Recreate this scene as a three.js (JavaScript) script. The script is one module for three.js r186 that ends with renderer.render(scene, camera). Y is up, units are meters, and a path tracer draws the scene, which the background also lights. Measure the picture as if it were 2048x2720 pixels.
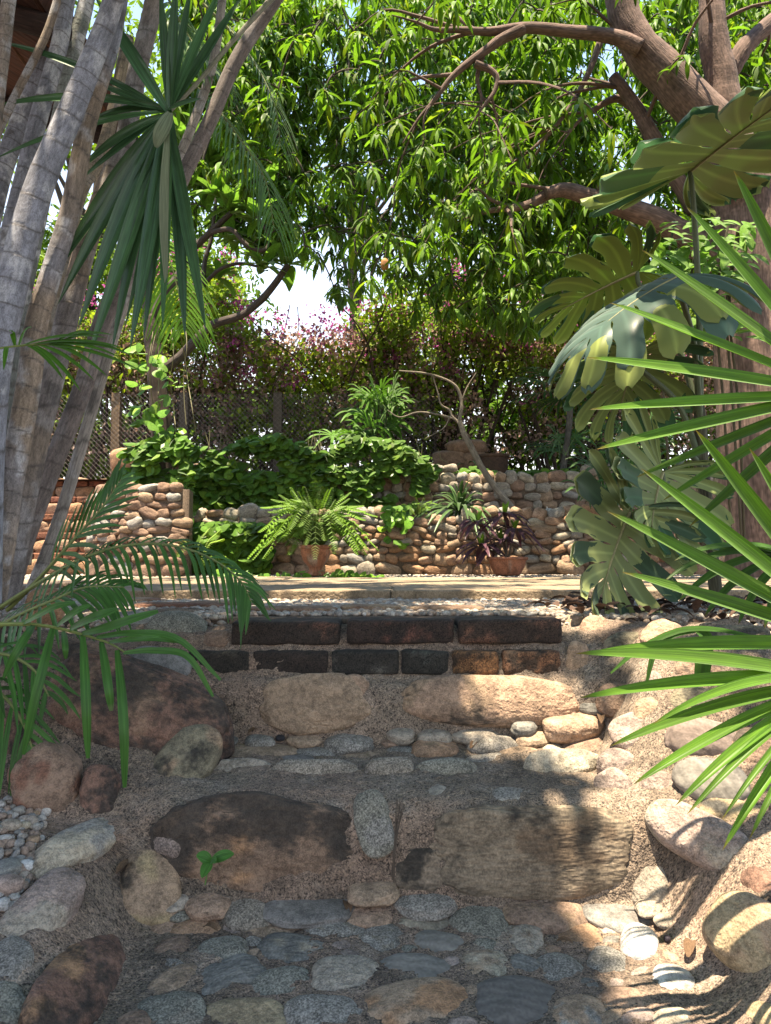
import * as THREE from 'three';
import { mergeGeometries, mergeVertices } from 'three/addons/utils/BufferGeometryUtils.js';
import { ImprovedNoise } from 'three/addons/math/ImprovedNoise.js';

// ───────── camera, sky, sun, exposure ─────────
const scene = new THREE.Scene();
const EYE = new THREE.Vector3(0, 0.17, 0), PITCH = Math.atan(115 / 2016), F = 2016;
const camera = new THREE.PerspectiveCamera(68, 771 / 1024, 0.05, 400);
camera.position.copy(EYE); camera.rotation.x = PITCH; camera.updateMatrixWorld(true);
const SUN = new THREE.Vector3(-0.08, 0.96, 0.17).normalize();
const sun = new THREE.DirectionalLight(0xffedd0, 4.2);
sun.target.position.set(0, 0, -4); sun.position.copy(SUN).multiplyScalar(30).add(sun.target.position);
sun.castShadow = true; sun.shadow.mapSize.set(4096, 4096);
Object.assign(sun.shadow.camera, { left: -16, right: 16, top: 16, bottom: -16, near: 1, far: 80 });
scene.add(sun, sun.target);
{
  const W = 256, H = 128, a = new Float32Array(W * H * 4);
  for (let j = 0; j < H; j++) for (let i = 0; i < W; i++) {
    const el = ((j + 0.5) / H - 0.5) * Math.PI, up = Math.max(0, Math.sin(el)), k = Math.pow(1 - up, 3), o = (j * W + i) * 4;
    const z = [0.11, 0.185, 0.33], h = [0.72, 0.69, 0.63];
    for (let c = 0; c < 3; c++) a[o + c] = el < 0 ? [0.1, 0.1, 0.09][c] : z[c] * (1 - k) + h[c] * k;
    a[o + 3] = 1;
  }
  const t = new THREE.DataTexture(a, W, H, THREE.RGBAFormat, THREE.FloatType);
  t.mapping = THREE.EquirectangularReflectionMapping; t.magFilter = t.minFilter = THREE.LinearFilter; t.needsUpdate = true;
  scene.background = t; scene.environment = t;
}
const renderer = new THREE.WebGLRenderer({ antialias: true });
renderer.toneMapping = THREE.LinearToneMapping;
renderer.toneMappingExposure = 4.9;
renderer.shadowMap.enabled = true;

// ───────── helpers ─────────
const V = (x, y, z) => new THREE.Vector3(x, y, z);
function rng(seed) { let a = seed >>> 0; return () => { a = (a + 0x6D2B79F5) | 0; let t = Math.imul(a ^ (a >>> 15), 1 | a); t = (t + Math.imul(t ^ (t >>> 7), 61 | t)) ^ t; return ((t ^ (t >>> 14)) >>> 0) / 4294967296; }; }
const perlin = new ImprovedNoise();
const ns = (x, y, z) => perlin.noise(x + 31.7, y + 11.3, z + 57.1);
function fbm(x, y, z, o = 4) { let s = 0, a = 0.5, f = 1; for (let i = 0; i < o; i++) { s += a * ns(x * f, y * f, z * f); f *= 2.03; a *= 0.5; } return s; }
const clamp = (x, a = 0, b = 1) => Math.min(b, Math.max(a, x));
const sstep = (a, b, x) => { const t = clamp((x - a) / (b - a)); return t * t * (3 - 2 * t); };
const mix = (a, b, t) => a + (b - a) * t;
const mix3 = (a, b, t) => [mix(a[0], b[0], t), mix(a[1], b[1], t), mix(a[2], b[2], t)];
// the direction in which a point of the photograph (2048 x 2720) was seen, and points along it at a given distance ahead
const cR = V(1, 0, 0), cU = V(0, Math.cos(PITCH), Math.sin(PITCH)), cF = V(0, Math.sin(PITCH), -Math.cos(PITCH));
function dirOf(px, py) { return cF.clone().addScaledVector(cR, (px - 1024) / F).addScaledVector(cU, (1360 - py) / F); }
function W(px, py, d) { const v = dirOf(px, py); return EYE.clone().addScaledVector(v, d / -v.z); }
function onLevel(px, py, y) { const v = dirOf(px, py); return EYE.clone().addScaledVector(v, (y - EYE.y) / v.y); }

const taken = {};
function numbered(n) { taken[n] = (taken[n] ?? -1) + 1; return taken[n] ? `${n}_${String(taken[n]).padStart(3, '0')}` : n; }
function mesh(name, geo, mat, parent) { const m = new THREE.Mesh(geo, mat); m.name = name; m.castShadow = m.receiveShadow = true; parent.add(m); return m; }
function thing(name, label, category, group) {
  const o = new THREE.Group(); o.name = numbered(name); o.userData = { label, category };
  if (group) o.userData.group = group;
  scene.add(o); return o;
}
function structure(name, geo, mat, label) { const m = mesh(numbered(name), geo, mat, scene); m.userData = { kind: 'structure' }; if (label) m.userData.label = label; return m; }
function stuff(o) { o.userData.kind = 'stuff'; return o; }
function geoOf(pos, idx, uv, col, nor) {
  const g = new THREE.BufferGeometry();
  g.setAttribute('position', new THREE.Float32BufferAttribute(pos, 3));
  if (uv) g.setAttribute('uv', new THREE.Float32BufferAttribute(uv, 2));
  if (col) g.setAttribute('color', new THREE.Float32BufferAttribute(col, 3));
  if (idx) g.setIndex(idx);
  if (nor) g.setAttribute('normal', new THREE.Float32BufferAttribute(nor, 3)); else g.computeVertexNormals();
  return g;
}
function merged(list) { const g = mergeGeometries(list.filter(Boolean), false); return g; }

// ───────── textures (material grain only) ─────────
function tileNoise(n, cells, seed) {                     // tileable value noise, n x n
  const r = rng(seed), g = new Float32Array(cells * cells); for (let i = 0; i < g.length; i++) g[i] = r();
  const out = new Float32Array(n * n);
  for (let y = 0; y < n; y++) { const fy = y / n * cells, y0 = Math.floor(fy), ty = fy - y0, sy = ty * ty * (3 - 2 * ty), r0 = (y0 % cells) * cells, r1 = ((y0 + 1) % cells) * cells;
    for (let x = 0; x < n; x++) { const fx = x / n * cells, x0 = Math.floor(fx), tx = fx - x0, sx = tx * tx * (3 - 2 * tx), a = x0 % cells, b = (x0 + 1) % cells;
      out[y * n + x] = mix(mix(g[r0 + a], g[r0 + b], sx), mix(g[r1 + a], g[r1 + b], sx), sy); } }
  return out;
}
function stretched(n, cx, cy, seed) {                    // tileable value noise with different cell counts across and along
  const r = rng(seed), g = new Float32Array(cx * cy); for (let i = 0; i < g.length; i++) g[i] = r();
  const out = new Float32Array(n * n);
  for (let y = 0; y < n; y++) { const fy = y / n * cy, y0 = Math.floor(fy), ty = fy - y0, r0 = (y0 % cy) * cx, r1 = ((y0 + 1) % cy) * cx;
    for (let x = 0; x < n; x++) { const fx = x / n * cx, x0 = Math.floor(fx), tx = fx - x0, a = x0 % cx, b = (x0 + 1) % cx;
      out[y * n + x] = mix(mix(g[r0 + a], g[r0 + b], tx), mix(g[r1 + a], g[r1 + b], tx), ty); } }
  return out;
}
function texture(n, fn, srgb) {
  const a = new Uint8Array(n * n * 4);
  for (let i = 0; i < n * n; i++) { const c = fn(i); for (let k = 0; k < 3; k++) a[i * 4 + k] = clamp(Array.isArray(c) ? c[k] : c) * 255; a[i * 4 + 3] = 255; }
  const t = new THREE.DataTexture(a, n, n, THREE.RGBAFormat); t.wrapS = t.wrapT = THREE.RepeatWrapping; t.magFilter = THREE.LinearFilter; t.minFilter = THREE.LinearMipmapLinearFilter; t.generateMipmaps = true;
  if (srgb) t.colorSpace = THREE.SRGBColorSpace; t.needsUpdate = true; return t;
}
const TN = 512;
const n8 = tileNoise(TN, 8, 1), n16 = tileNoise(TN, 16, 2), n32 = tileNoise(TN, 32, 3), n64 = tileNoise(TN, 64, 4), n128 = tileNoise(TN, 128, 5), n256 = tileNoise(TN, 256, 6), n512 = tileNoise(TN, 512, 7);
const streakA = stretched(TN, 26, 110, 8), streakB = stretched(TN, 60, 200, 9), lineA = stretched(TN, 6, 48, 12);
const white = rng(77), salt = new Float32Array(TN * TN).map(() => white());
const grainMap = texture(TN, i => 0.5 + 0.22 * n16[i] + 0.22 * n64[i] + 0.26 * n256[i] + 0.22 * (n512[i] - 0.5), true);
const grainBump = texture(TN, i => 0.3 * n16[i] + 0.3 * n64[i] + 0.25 * n128[i] + 0.15 * n256[i]);
const speckMap = texture(TN, i => { const s = n256[i] * 0.6 + n128[i] * 0.4; return 0.74 + 0.34 * (n256[i] - 0.5) + 0.2 * (n512[i] - 0.5) + (s > 0.64 ? 0.07 : s < 0.36 ? -0.08 : 0) + 0.14 * (n32[i] - 0.5); }, true);
const gritMap = texture(TN, i => { const s = n256[i] * 0.65 + n128[i] * 0.35, d = n64[i] * 0.5 + n16[i] * 0.5; const v = 0.74 + 0.26 * (d - 0.5) + 0.3 * (n256[i] - 0.5) + 0.26 * (n512[i] - 0.5); return s > 0.7 ? [0.97, 0.93, 0.88] : s < 0.29 ? [v * 0.6, v * 0.58, v * 0.57] : [v, v * 0.97, v * 0.94]; }, true);
const gritBump = texture(TN, i => 0.2 * n32[i] + 0.3 * n128[i] + 0.35 * n256[i] + 0.15 * n512[i]);
const strataMap = texture(TN, i => 0.58 + 0.14 * streakA[i] + 0.14 * streakB[i] + 0.16 * (n128[i] - 0.5) + 0.2 * (n256[i] - 0.5) + 0.16 * (n16[i] - 0.5), true);
const strataBump = texture(TN, i => 0.45 * streakA[i] + 0.3 * streakB[i] + 0.15 * n64[i] + 0.1 * lineA[i]);
const bandMap = texture(TN, i => { const y = Math.floor(i / TN), x = i % TN; const w = Math.sin((y / TN * 26 + 1.6 * n8[i] + 0.5 * n32[i]) * Math.PI * 2); return 0.74 + 0.05 * Math.sign(w) * Math.pow(Math.abs(w), 2.0) + 0.12 * (n128[i] - 0.5) + 0 * x; }, true);
const barkBumpT = stretched(TN, 64, 10, 21), barkT2 = stretched(TN, 128, 24, 22);
const barkMap = texture(TN, i => 0.68 + 0.2 * (barkBumpT[i] - 0.5) + 0.18 * (barkT2[i] - 0.5) + 0.2 * (n32[i] - 0.5), true);
const barkBump = texture(TN, i => 0.5 * barkBumpT[i] + 0.3 * barkT2[i] + 0.2 * n64[i]);
const veinT = stretched(TN, 40, 3, 31), veinU = stretched(TN, 96, 4, 32);
const bladeMap = texture(TN, i => 0.74 + 0.22 * (veinT[i] - 0.5) + 0.16 * (veinU[i] - 0.5) + 0.1 * (n16[i] - 0.5), true);
const bladeBump = texture(TN, i => 0.6 * veinT[i] + 0.4 * veinU[i]);
const leafMap = texture(TN, i => 0.76 + 0.2 * (n16[i] - 0.5) + 0.16 * (n64[i] - 0.5), true);

// ───────── materials ─────────
const rock = (map, bump, scale, rough = 0.92) => new THREE.MeshStandardMaterial({ map, bumpMap: bump, bumpScale: scale, roughness: rough, vertexColors: true });
const M = {
  grain: rock(grainMap, grainBump, 0.006), speck: rock(speckMap, grainBump, 0.002), strata: rock(strataMap, strataBump, 0.004), band: rock(bandMap, grainBump, 0.0015),
  grit: rock(gritMap, gritBump, 0.005, 0.97), smooth: rock(grainMap, grainBump, 0.0012, 0.7),
  brick: rock(gritMap, grainBump, 0.003, 0.95), bark: rock(barkMap, barkBump, 0.004, 0.95), palm: rock(grainMap, grainBump, 0.0015, 0.85), clay: rock(grainMap, grainBump, 0.001, 0.85),
};
for (const k in M) M[k].name = k;
function leafMat(name, r, g, b, { t = 0.45, map = leafMap, coat = 0.25, cr = 0.35, bump = null, bs = 0.001 } = {}) {
  const m = new THREE.MeshPhysicalMaterial({ map, roughness: 0.96, transmission: t, thickness: 0, specularIntensity: 0.35, clearcoat: coat, clearcoatRoughness: cr, side: THREE.DoubleSide, vertexColors: true });
  m.color.setRGB(r, g, b); m.name = name; if (bump) { m.bumpMap = bump; m.bumpScale = bs; } return m;
}
const plain = (name, r, g, b, rough = 0.9) => { const m = new THREE.MeshStandardMaterial({ roughness: rough }); m.color.setRGB(r, g, b); m.name = name; return m; };

// ───────── shape builders ─────────
// a rounded stone: basis vectors a, b, c (half sizes) about a centre; noise makes it uneven; colour(p, n) gives its tone at each point
const icoCache = {};
function ico(detail) {
  if (!icoCache[detail]) { let g = new THREE.IcosahedronGeometry(1, detail); g.deleteAttribute('normal'); g.deleteAttribute('uv'); icoCache[detail] = mergeVertices(g, 1e-5); }
  return icoCache[detail];
}
function stoneGeo({ a, b, c, at = V(0, 0, 0), seed = 1, detail = 7, boxy = 2.3, lump = 0.12, rough = 0.015, crack = 0, freq = 1.1, color, uvScale = 2, turn = 0 }) {
  const base = ico(detail), P = base.attributes.position, n = P.count, pos = new Float32Array(n * 3), so = seed * 7.31;
  const p = V(), q = V();
  const la = a.length(), lb = b.length(), lc = c.length();
  for (let i = 0; i < n; i++) {
    p.fromBufferAttribute(P, i);
    const k = Math.pow(Math.pow(Math.abs(p.x), boxy) + Math.pow(Math.abs(p.y), boxy) + Math.pow(Math.abs(p.z), boxy), -1 / boxy);
    let s = k * (1 + lump * 2 * fbm(p.x * freq + so, p.y * freq, p.z * freq - so, 2));
    if (rough) s *= 1 + rough * 2 * fbm(p.x * la * 28 + so, p.y * lb * 28, p.z * lc * 28, 3);
    if (crack) { const w = Math.abs(ns(p.x * 2.1 + so, p.y * 3.2, p.z * 2.1)); s *= 1 - crack * Math.exp(-w * w * 900); }
    q.set(0, 0, 0).addScaledVector(a, p.x * s).addScaledVector(b, p.y * s).addScaledVector(c, p.z * s).add(at);
    pos[i * 3] = q.x; pos[i * 3 + 1] = q.y; pos[i * 3 + 2] = q.z;
  }
  const idx = Array.from(base.index.array);
  if (V().crossVectors(a, b).dot(c) < 0) for (let i = 0; i < idx.length; i += 3) [idx[i + 1], idx[i + 2]] = [idx[i + 2], idx[i + 1]];
  const g = geoOf(pos, idx);
  const N = g.attributes.normal, op = [], on = [], ou = [], oc = [], A = a.clone().normalize(), C = c.clone().normalize(), B = V().crossVectors(C, A).normalize();
  for (let f = 0; f < idx.length; f += 3) {
    const nn = V(); for (let k = 0; k < 3; k++) nn.add(q.fromBufferAttribute(N, idx[f + k]));
    const da = Math.abs(nn.dot(A)), db = Math.abs(nn.dot(B)), dc = Math.abs(nn.dot(C)), ax = dc >= da && dc >= db ? 2 : db >= da ? 1 : 0;
    for (let k = 0; k < 3; k++) {
      const v = idx[f + k]; p.set(pos[v * 3], pos[v * 3 + 1], pos[v * 3 + 2]); q.fromBufferAttribute(N, v);
      op.push(p.x, p.y, p.z); on.push(q.x, q.y, q.z);
      p.sub(at); const x = p.dot(A), y = p.dot(B), z = p.dot(C);
      let u = ax === 0 ? z : x, w = ax === 1 ? z : y;
      if (turn) { const t = u; u = u * Math.cos(turn) - w * Math.sin(turn); w = t * Math.sin(turn) + w * Math.cos(turn); }
      ou.push(u * uvScale + so, w * uvScale + so * 0.3 + ax * 0.37);
      const cc = color(p, q, so); oc.push(cc[0], cc[1], cc[2]);
    }
  }
  return geoOf(op, null, ou, oc, on);
}
// tones of stone: base colour with lighter and darker mineral patches, and black mould where asked
const TONE = {
  tan: [0.36, 0.25, 0.16], peach: [0.40, 0.26, 0.17], orange: [0.38, 0.22, 0.12], grey: [0.34, 0.315, 0.275], beige: [0.36, 0.31, 0.245], slate: [0.19, 0.18, 0.168], bluegrey: [0.26, 0.255, 0.23], greygreen: [0.29, 0.28, 0.225],
  brown: [0.26, 0.165, 0.11], redbrown: [0.2, 0.1, 0.065], pink: [0.34, 0.26, 0.22], white: [0.55, 0.54, 0.52], cream: [0.45, 0.39, 0.29], yellow: [0.38, 0.29, 0.165], dark: [0.07, 0.065, 0.055], olive: [0.2, 0.175, 0.11],
};
function toneFn(tone, { vary = 0.22, f = 9, mould = 0, mf = 7, second = null, sf = 6, st = 0.08, dust = 0, where = null } = {}) {
  let t = Array.isArray(tone) ? tone : TONE[tone]; if (dust) t = mix3(t, [0.36, 0.3, 0.25], dust); const s2 = second && (Array.isArray(second) ? second : TONE[second]);
  return (p, n, so) => {
    let k = 1 + vary * 2 * fbm(p.x * f + so, p.y * f, p.z * f, 3) + vary * 0.9 * fbm(p.x * 55, p.y * 55 + so, p.z * 55, 2), c = [t[0] * k, t[1] * k, t[2] * k];
    if (s2) c = mix3(c, s2, sstep(st - 0.06, st + 0.1, fbm(p.x * sf - so, p.y * sf + 3, p.z * sf, 4)));
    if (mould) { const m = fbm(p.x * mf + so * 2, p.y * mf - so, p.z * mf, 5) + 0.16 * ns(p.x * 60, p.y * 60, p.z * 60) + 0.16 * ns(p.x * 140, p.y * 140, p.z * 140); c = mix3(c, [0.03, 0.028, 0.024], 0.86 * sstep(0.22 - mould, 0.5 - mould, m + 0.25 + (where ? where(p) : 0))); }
    return c;
  };
}
// a tube along points with a radius for each share t of its length; colour(t, angle, p) optional
function curveOf(pts) { return new THREE.CatmullRomCurve3(pts, false, 'centripetal'); }
function tubeGeo(pts, radius, { seg = 24, sides = 8, color = () => [1, 1, 1], uvAround = 1, uvPerMetre = 1, cap = true } = {}) {
  const c = curveOf(pts), L = c.getLength(), pos = [], uv = [], col = [], idx = [];
  let up = V(0.31, 0.2, 0.93);
  for (let i = 0; i <= seg; i++) {
    const t = i / seg, p = c.getPoint(t), T = c.getTangent(t), s = V().crossVectors(T, up).normalize(), b = V().crossVectors(s, T).normalize(); up = b.clone();
    for (let j = 0; j <= sides; j++) {
      const a = j / sides * Math.PI * 2, r = radius(t, a, L), q = p.clone().addScaledVector(s, Math.cos(a) * r).addScaledVector(b, Math.sin(a) * r);
      pos.push(q.x, q.y, q.z); uv.push(j / sides * uvAround, t * L * uvPerMetre); const k = color(t, a, q, L); col.push(k[0], k[1], k[2]);
    }
  }
  const w = sides + 1;
  for (let i = 0; i < seg; i++) for (let j = 0; j < sides; j++) { const a = i * w + j; idx.push(a, a + w, a + 1, a + 1, a + w, a + w + 1); }
  if (cap) for (const i of [0, seg]) { const p = c.getPoint(i / seg), k = pos.length / 3; pos.push(p.x, p.y, p.z); uv.push(0.5, 0); col.push(col[i * w * 3], col[i * w * 3 + 1], col[i * w * 3 + 2]); for (let j = 0; j < sides; j++) { const a = i * w + j; i ? idx.push(a + 1, a, k) : idx.push(a, a + 1, k); } }
  return geoOf(pos, idx, uv, col);
}
// a folded ribbon: leaf blades, leaflets; pts = centre line, width(t) = half width, nrm = which way the upper face looks
function ribbonGeo(pts, width, nrm, { fold = 0.25, seg = 10, color = () => [1, 1, 1], uvS = 1, uvOff = 0, twist = 0 } = {}) {
  const c = curveOf(pts), L = c.getLength(), pos = [], uv = [], col = [], idx = [];
  for (let i = 0; i <= seg; i++) {
    const t = i / seg, p = c.getPoint(t), T = c.getTangent(t); let s = V().crossVectors(T, nrm).normalize(); if (twist) s.applyAxisAngle(T, twist * t);
    const b = V().crossVectors(s, T).normalize(), w = width(t);
    for (let j = -1; j <= 1; j++) {
      const q = p.clone().addScaledVector(s, j * w).addScaledVector(b, Math.abs(j) * fold * w);
      pos.push(q.x, q.y, q.z); uv.push((j + 1) / 2 * uvS + uvOff, t * L * 2 + uvOff); const k = color(t, j); col.push(k[0], k[1], k[2]);
    }
  }
  for (let i = 0; i < seg; i++) for (let j = 0; j < 2; j++) { const a = i * 3 + j; idx.push(a, a + 1, a + 3, a + 1, a + 4, a + 3); }
  return geoOf(pos, idx, uv, col);
}
function bend(p0, p1, sag, n = 4, side = V(0, 0, 0)) { const out = []; for (let i = 0; i <= n; i++) { const t = i / n, q = p0.clone().lerp(p1, t); q.y -= sag * (t * t - t); q.addScaledVector(side, 4 * t * (1 - t)); out.push(q); } return out; }
// ───────── ground, gravel terrace, path ─────────
const along = (pts, v) => { for (let i = 1; i < pts.length; i++) if (v <= pts[i][0] || i === pts.length - 1) { const t = clamp((v - pts[i - 1][0]) / (pts[i][0] - pts[i - 1][0])); return mix(pts[i - 1][1], pts[i][1], t); } };
const rampR = [[-2.3, -0.02], [-2.1, -0.05], [-1.9, -0.15], [-1.75, -0.25], [-1.5, -0.40], [-1.3, -0.47], [-1.0, -0.51], [0.2, -0.56], [0.8, -0.6]];
const rampL = [[-2.3, -0.02], [-2.1, -0.07], [-1.85, -0.23], [-1.6, -0.40], [-1.35, -0.465], [-1.15, -0.5], [-0.8, -0.53], [0.2, -0.56], [0.8, -0.6]];
function groundY(x, z) {
  if (z < -2.2) return -0.014 + 0.006 * fbm(x * 3, 0, z * 3, 2);
  const r = along(x < 0 ? rampL : rampR, z), w = sstep(0.66, 0.86, Math.abs(x)), b = mix(r - 0.3, r - 0.05, w) + 0.03 * fbm(x * 4, 1, z * 4, 3) * w;
  return mix(b, -0.014, sstep(-2.1, -2.2, z));
}
{
  const lines = (lo, hi, dense, step) => { const o = []; for (let v = -60; v <= 60;) { o.push(v); v += v >= lo - 1e-6 && v < hi ? step : Math.abs(v) > 12 ? 8 : 1; if (v > lo - 1 && v < lo && !o.includes(lo)) v = lo; } return o; };
  const xs = lines(-3, 3, 1, 0.06), zs = lines(-7, 2, 1, 0.06), pos = [], uv = [], col = [], idx = [];
  for (const z of zs) for (const x of xs) { pos.push(x, groundY(x, z), z); uv.push(x * 2, z * 2); const k = 0.85 + 0.5 * fbm(x * 2, 4, z * 2, 4), t = mix3([0.20, 0.155, 0.12], [0.09, 0.065, 0.048], sstep(0, 0.2, fbm(x * 1.1, 9, z * 1.1, 3) + (z > -2.2 ? 0.2 : -0.1))); col.push(t[0] * k, t[1] * k, t[2] * k); }
  for (let j = 0; j < zs.length - 1; j++) for (let i = 0; i < xs.length - 1; i++) { const a = j * xs.length + i, b = a + xs.length; idx.push(a, b, a + 1, a + 1, b, b + 1); }
  structure('ground', geoOf(pos, idx, uv, col), M.grit);
}
// pebbles of the gravel terrace
const pathZ = [-4.95, -3.02];
{
  const r = rng(5), shape = ico(1).clone(), P = shape.attributes.position, n = P.count; const uv = new Float32Array(n * 2), co = new Float32Array(n * 3).fill(1);
  for (let i = 0; i < n; i++) { const s = 1 + 0.35 * fbm(P.getX(i) * 1.3, P.getY(i) * 1.3, P.getZ(i) * 1.3, 2); P.setXYZ(i, P.getX(i) * s, P.getY(i) * s * 0.62, P.getZ(i) * s * 0.8); uv[i * 2] = P.getX(i) * 0.1; uv[i * 2 + 1] = P.getZ(i) * 0.1; }
  shape.setAttribute('uv', new THREE.BufferAttribute(uv, 2)); shape.setAttribute('color', new THREE.BufferAttribute(co, 3)); shape.computeVertexNormals();
  const spots = [];
  const tones = [[0.42, 0.34, 0.27], [0.36, 0.29, 0.24], [0.46, 0.40, 0.33], [0.30, 0.27, 0.24], [0.40, 0.29, 0.21], [0.5, 0.46, 0.41]];
  const scatter = (count, x0, x1, z0, z1, s0, s1, keep) => { for (let i = 0; i < count; i++) { const x = mix(x0, x1, r()), z = mix(z0, z1, r()); if (keep && !keep(x, z)) continue; spots.push([x, z, mix(s0, s1, r() * r()), r()]); } };
  scatter(26000, -2.6, 2.6, -3.06, -2.13, 0.008, 0.017, (x, z) => !(x > -0.46 && x < 0.5 && z > -2.3));
  scatter(15000, -3.6, 4.2, -6.75, -4.9, 0.010, 0.02);
  scatter(5000, -3.2, -1.2, -5, -3, 0.009, 0.018);
  scatter(2500, -1.3, -0.66, -1.95, -1.2, 0.008, 0.022);
  const im = new THREE.InstancedMesh(shape, M.smooth, spots.length), m4 = new THREE.Matrix4(), c = new THREE.Color(), e = new THREE.Euler(), qq = new THREE.Quaternion();
  spots.forEach(([x, z, s, k], i) => { e.set(r() * 0.8 - 0.4, r() * 6.3, r() * 0.8 - 0.4); m4.compose(V(x, groundY(x, z) + s * 0.3 + 0.004 * r(), z), qq.setFromEuler(e), V(s, s, s)); im.setMatrixAt(i, m4); const t = tones[Math.floor(k * 6)], b = 0.75 + 0.5 * r(); im.setColorAt(i, c.setRGB(t[0] * b, t[1] * b, t[2] * b)); });
  im.name = 'gravel'; im.castShadow = im.receiveShadow = true; im.userData = { kind: 'stuff', label: 'pale rounded gravel covering the terrace around the path', category: 'gravel' }; scene.add(im);
}
// path of broad tan flagstones across the terrace
{
  const path = thing('flagstone_path', 'broad tan flagstone path crossing the gravel in front of the stone wall', 'path'); path.userData.kind = 'structure';
  const r = rng(9), rows = [[-3.03, -3.62], [-3.64, -4.28], [-4.3, -4.93]], flag = (x0, x1, z0, z1, s, tone) => {
    const pts = [], nx = 10, nz = 6, j = 0.012, sh = new THREE.Shape(), q = [];
    for (let i = 0; i < nx; i++) q.push([mix(x0, x1, i / nx), z0]); for (let i = 0; i < nz; i++) q.push([x1, mix(z0, z1, i / nz)]); for (let i = 0; i < nx; i++) q.push([mix(x1, x0, i / nx), z1]); for (let i = 0; i < nz; i++) q.push([x0, mix(z1, z0, i / nz)]);
    for (const [x, z] of q) pts.push(new THREE.Vector2(x + j * (r() - 0.5) * 2, -z + j * (r() - 0.5) * 2));
    sh.setFromPoints(pts.reverse());
    const g = new THREE.ExtrudeGeometry(sh, { depth: 0.03, bevelEnabled: true, bevelSize: 0.006, bevelThickness: 0.006, bevelSegments: 2 }); g.rotateX(-Math.PI / 2); g.translate(0, -0.01 + 0.006 * r(), 0);
    const P = g.attributes.position, u = [], c = []; for (let i = 0; i < P.count; i++) { const x = P.getX(i), y = P.getY(i), z = P.getZ(i), k = 0.85 + 0.3 * fbm(x * 3 + s, y, z * 3, 3); u.push(x * 1.6, (z + y) * 1.6); c.push(tone[0] * k, tone[1] * k, tone[2] * k); }
    g.setAttribute('uv', new THREE.Float32BufferAttribute(u, 2)); g.setAttribute('color', new THREE.Float32BufferAttribute(c, 3));
    mesh('flagstone', g, M.grain, path);
  };
  rows.forEach(([z0, z1], k) => { let x = -1.35 - 0.3 * r(); while (x < 4.4) { const w = 0.85 + 0.7 * r(); const b = 0.9 + 0.25 * r(); flag(x, x + w - 0.014, z1, z0, x, [0.36 * b, 0.27 * b, 0.175 * b]); x += w; } });
  for (let k = 0; k < 4; k++) flag(-3.0, -1.62 - 0.1 * r(), -3.0 - k * 0.5, -2.53 - k * 0.5, k, [0.30, 0.22, 0.16]);
}
// ───────── stone steps ─────────
const profile = [[-2.42, -0.03], [-2.16, -0.028], [-2.092, -0.05], [-2.084, -0.085], [-2.056, -0.095], [-2.052, -0.15], [-2.03, -0.158], [-2.0, -0.175], [-1.985, -0.24], [-1.97, -0.30], [-1.93, -0.318], [-1.80, -0.325], [-1.66, -0.332], [-1.612, -0.346], [-1.585, -0.375], [-1.568, -0.44], [-1.556, -0.525], [-1.52, -0.546], [-1.3, -0.552], [-1.0, -0.556], [-0.6, -0.562], [0.2, -0.57], [0.8, -0.62]];
const profLen = [0]; for (let i = 1; i < profile.length; i++) profLen.push(profLen[i - 1] + Math.hypot(profile[i][0] - profile[i - 1][0], profile[i][1] - profile[i - 1][1]));
const profTotal = profLen[profLen.length - 1];
function profAt(s) { for (let i = 1; i < profile.length; i++) if (s <= profLen[i] || i === profile.length - 1) { const t = clamp((s - profLen[i - 1]) / (profLen[i] - profLen[i - 1])); return [mix(profile[i - 1][0], profile[i][0], t), mix(profile[i - 1][1], profile[i][1], t)]; } }
function mortarAt(x, s, fine) {
  let a = [0, 0]; for (const d of [-0.02, -0.01, 0, 0.01, 0.02]) { const q = profAt(clamp(s + d, 0, profTotal)); a[0] += q[0] / 5; a[1] += q[1] / 5; }
  const wob = 0.03 * ns(s * 3, 5, 2), w = x > 0 ? sstep(0.5 + wob, 0.68 + wob, x) : sstep(0.44 + wob, 0.6 + wob, -x);
  const flankY = along(x < 0 ? rampL : rampR, a[0]), top = sstep(-2.02, -2.12, a[0]);
  let y = mix(a[1], flankY + 0.02 + 0.06 * sstep(0.6, 0.9, Math.abs(x)) * (1 - top), w), z = a[0];
  const out = sstep(0.95, 1.15, Math.abs(x)); y -= 0.16 * out;
  const k = 0.022 * fbm(x * 6, y * 6, z * 6, 3); y += k; z += k * 0.8;
  if (fine) { const m = 0.006 * fbm(x * 40, y * 40, z * 40, 3) + 0.003 * Math.max(0, ns(x * 90, y * 90, z * 90) - 0.1) + 0.002 * ns(x * 170, y * 170, z * 170); y += m; z += m; }
  return [x, y, z];
}
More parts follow.
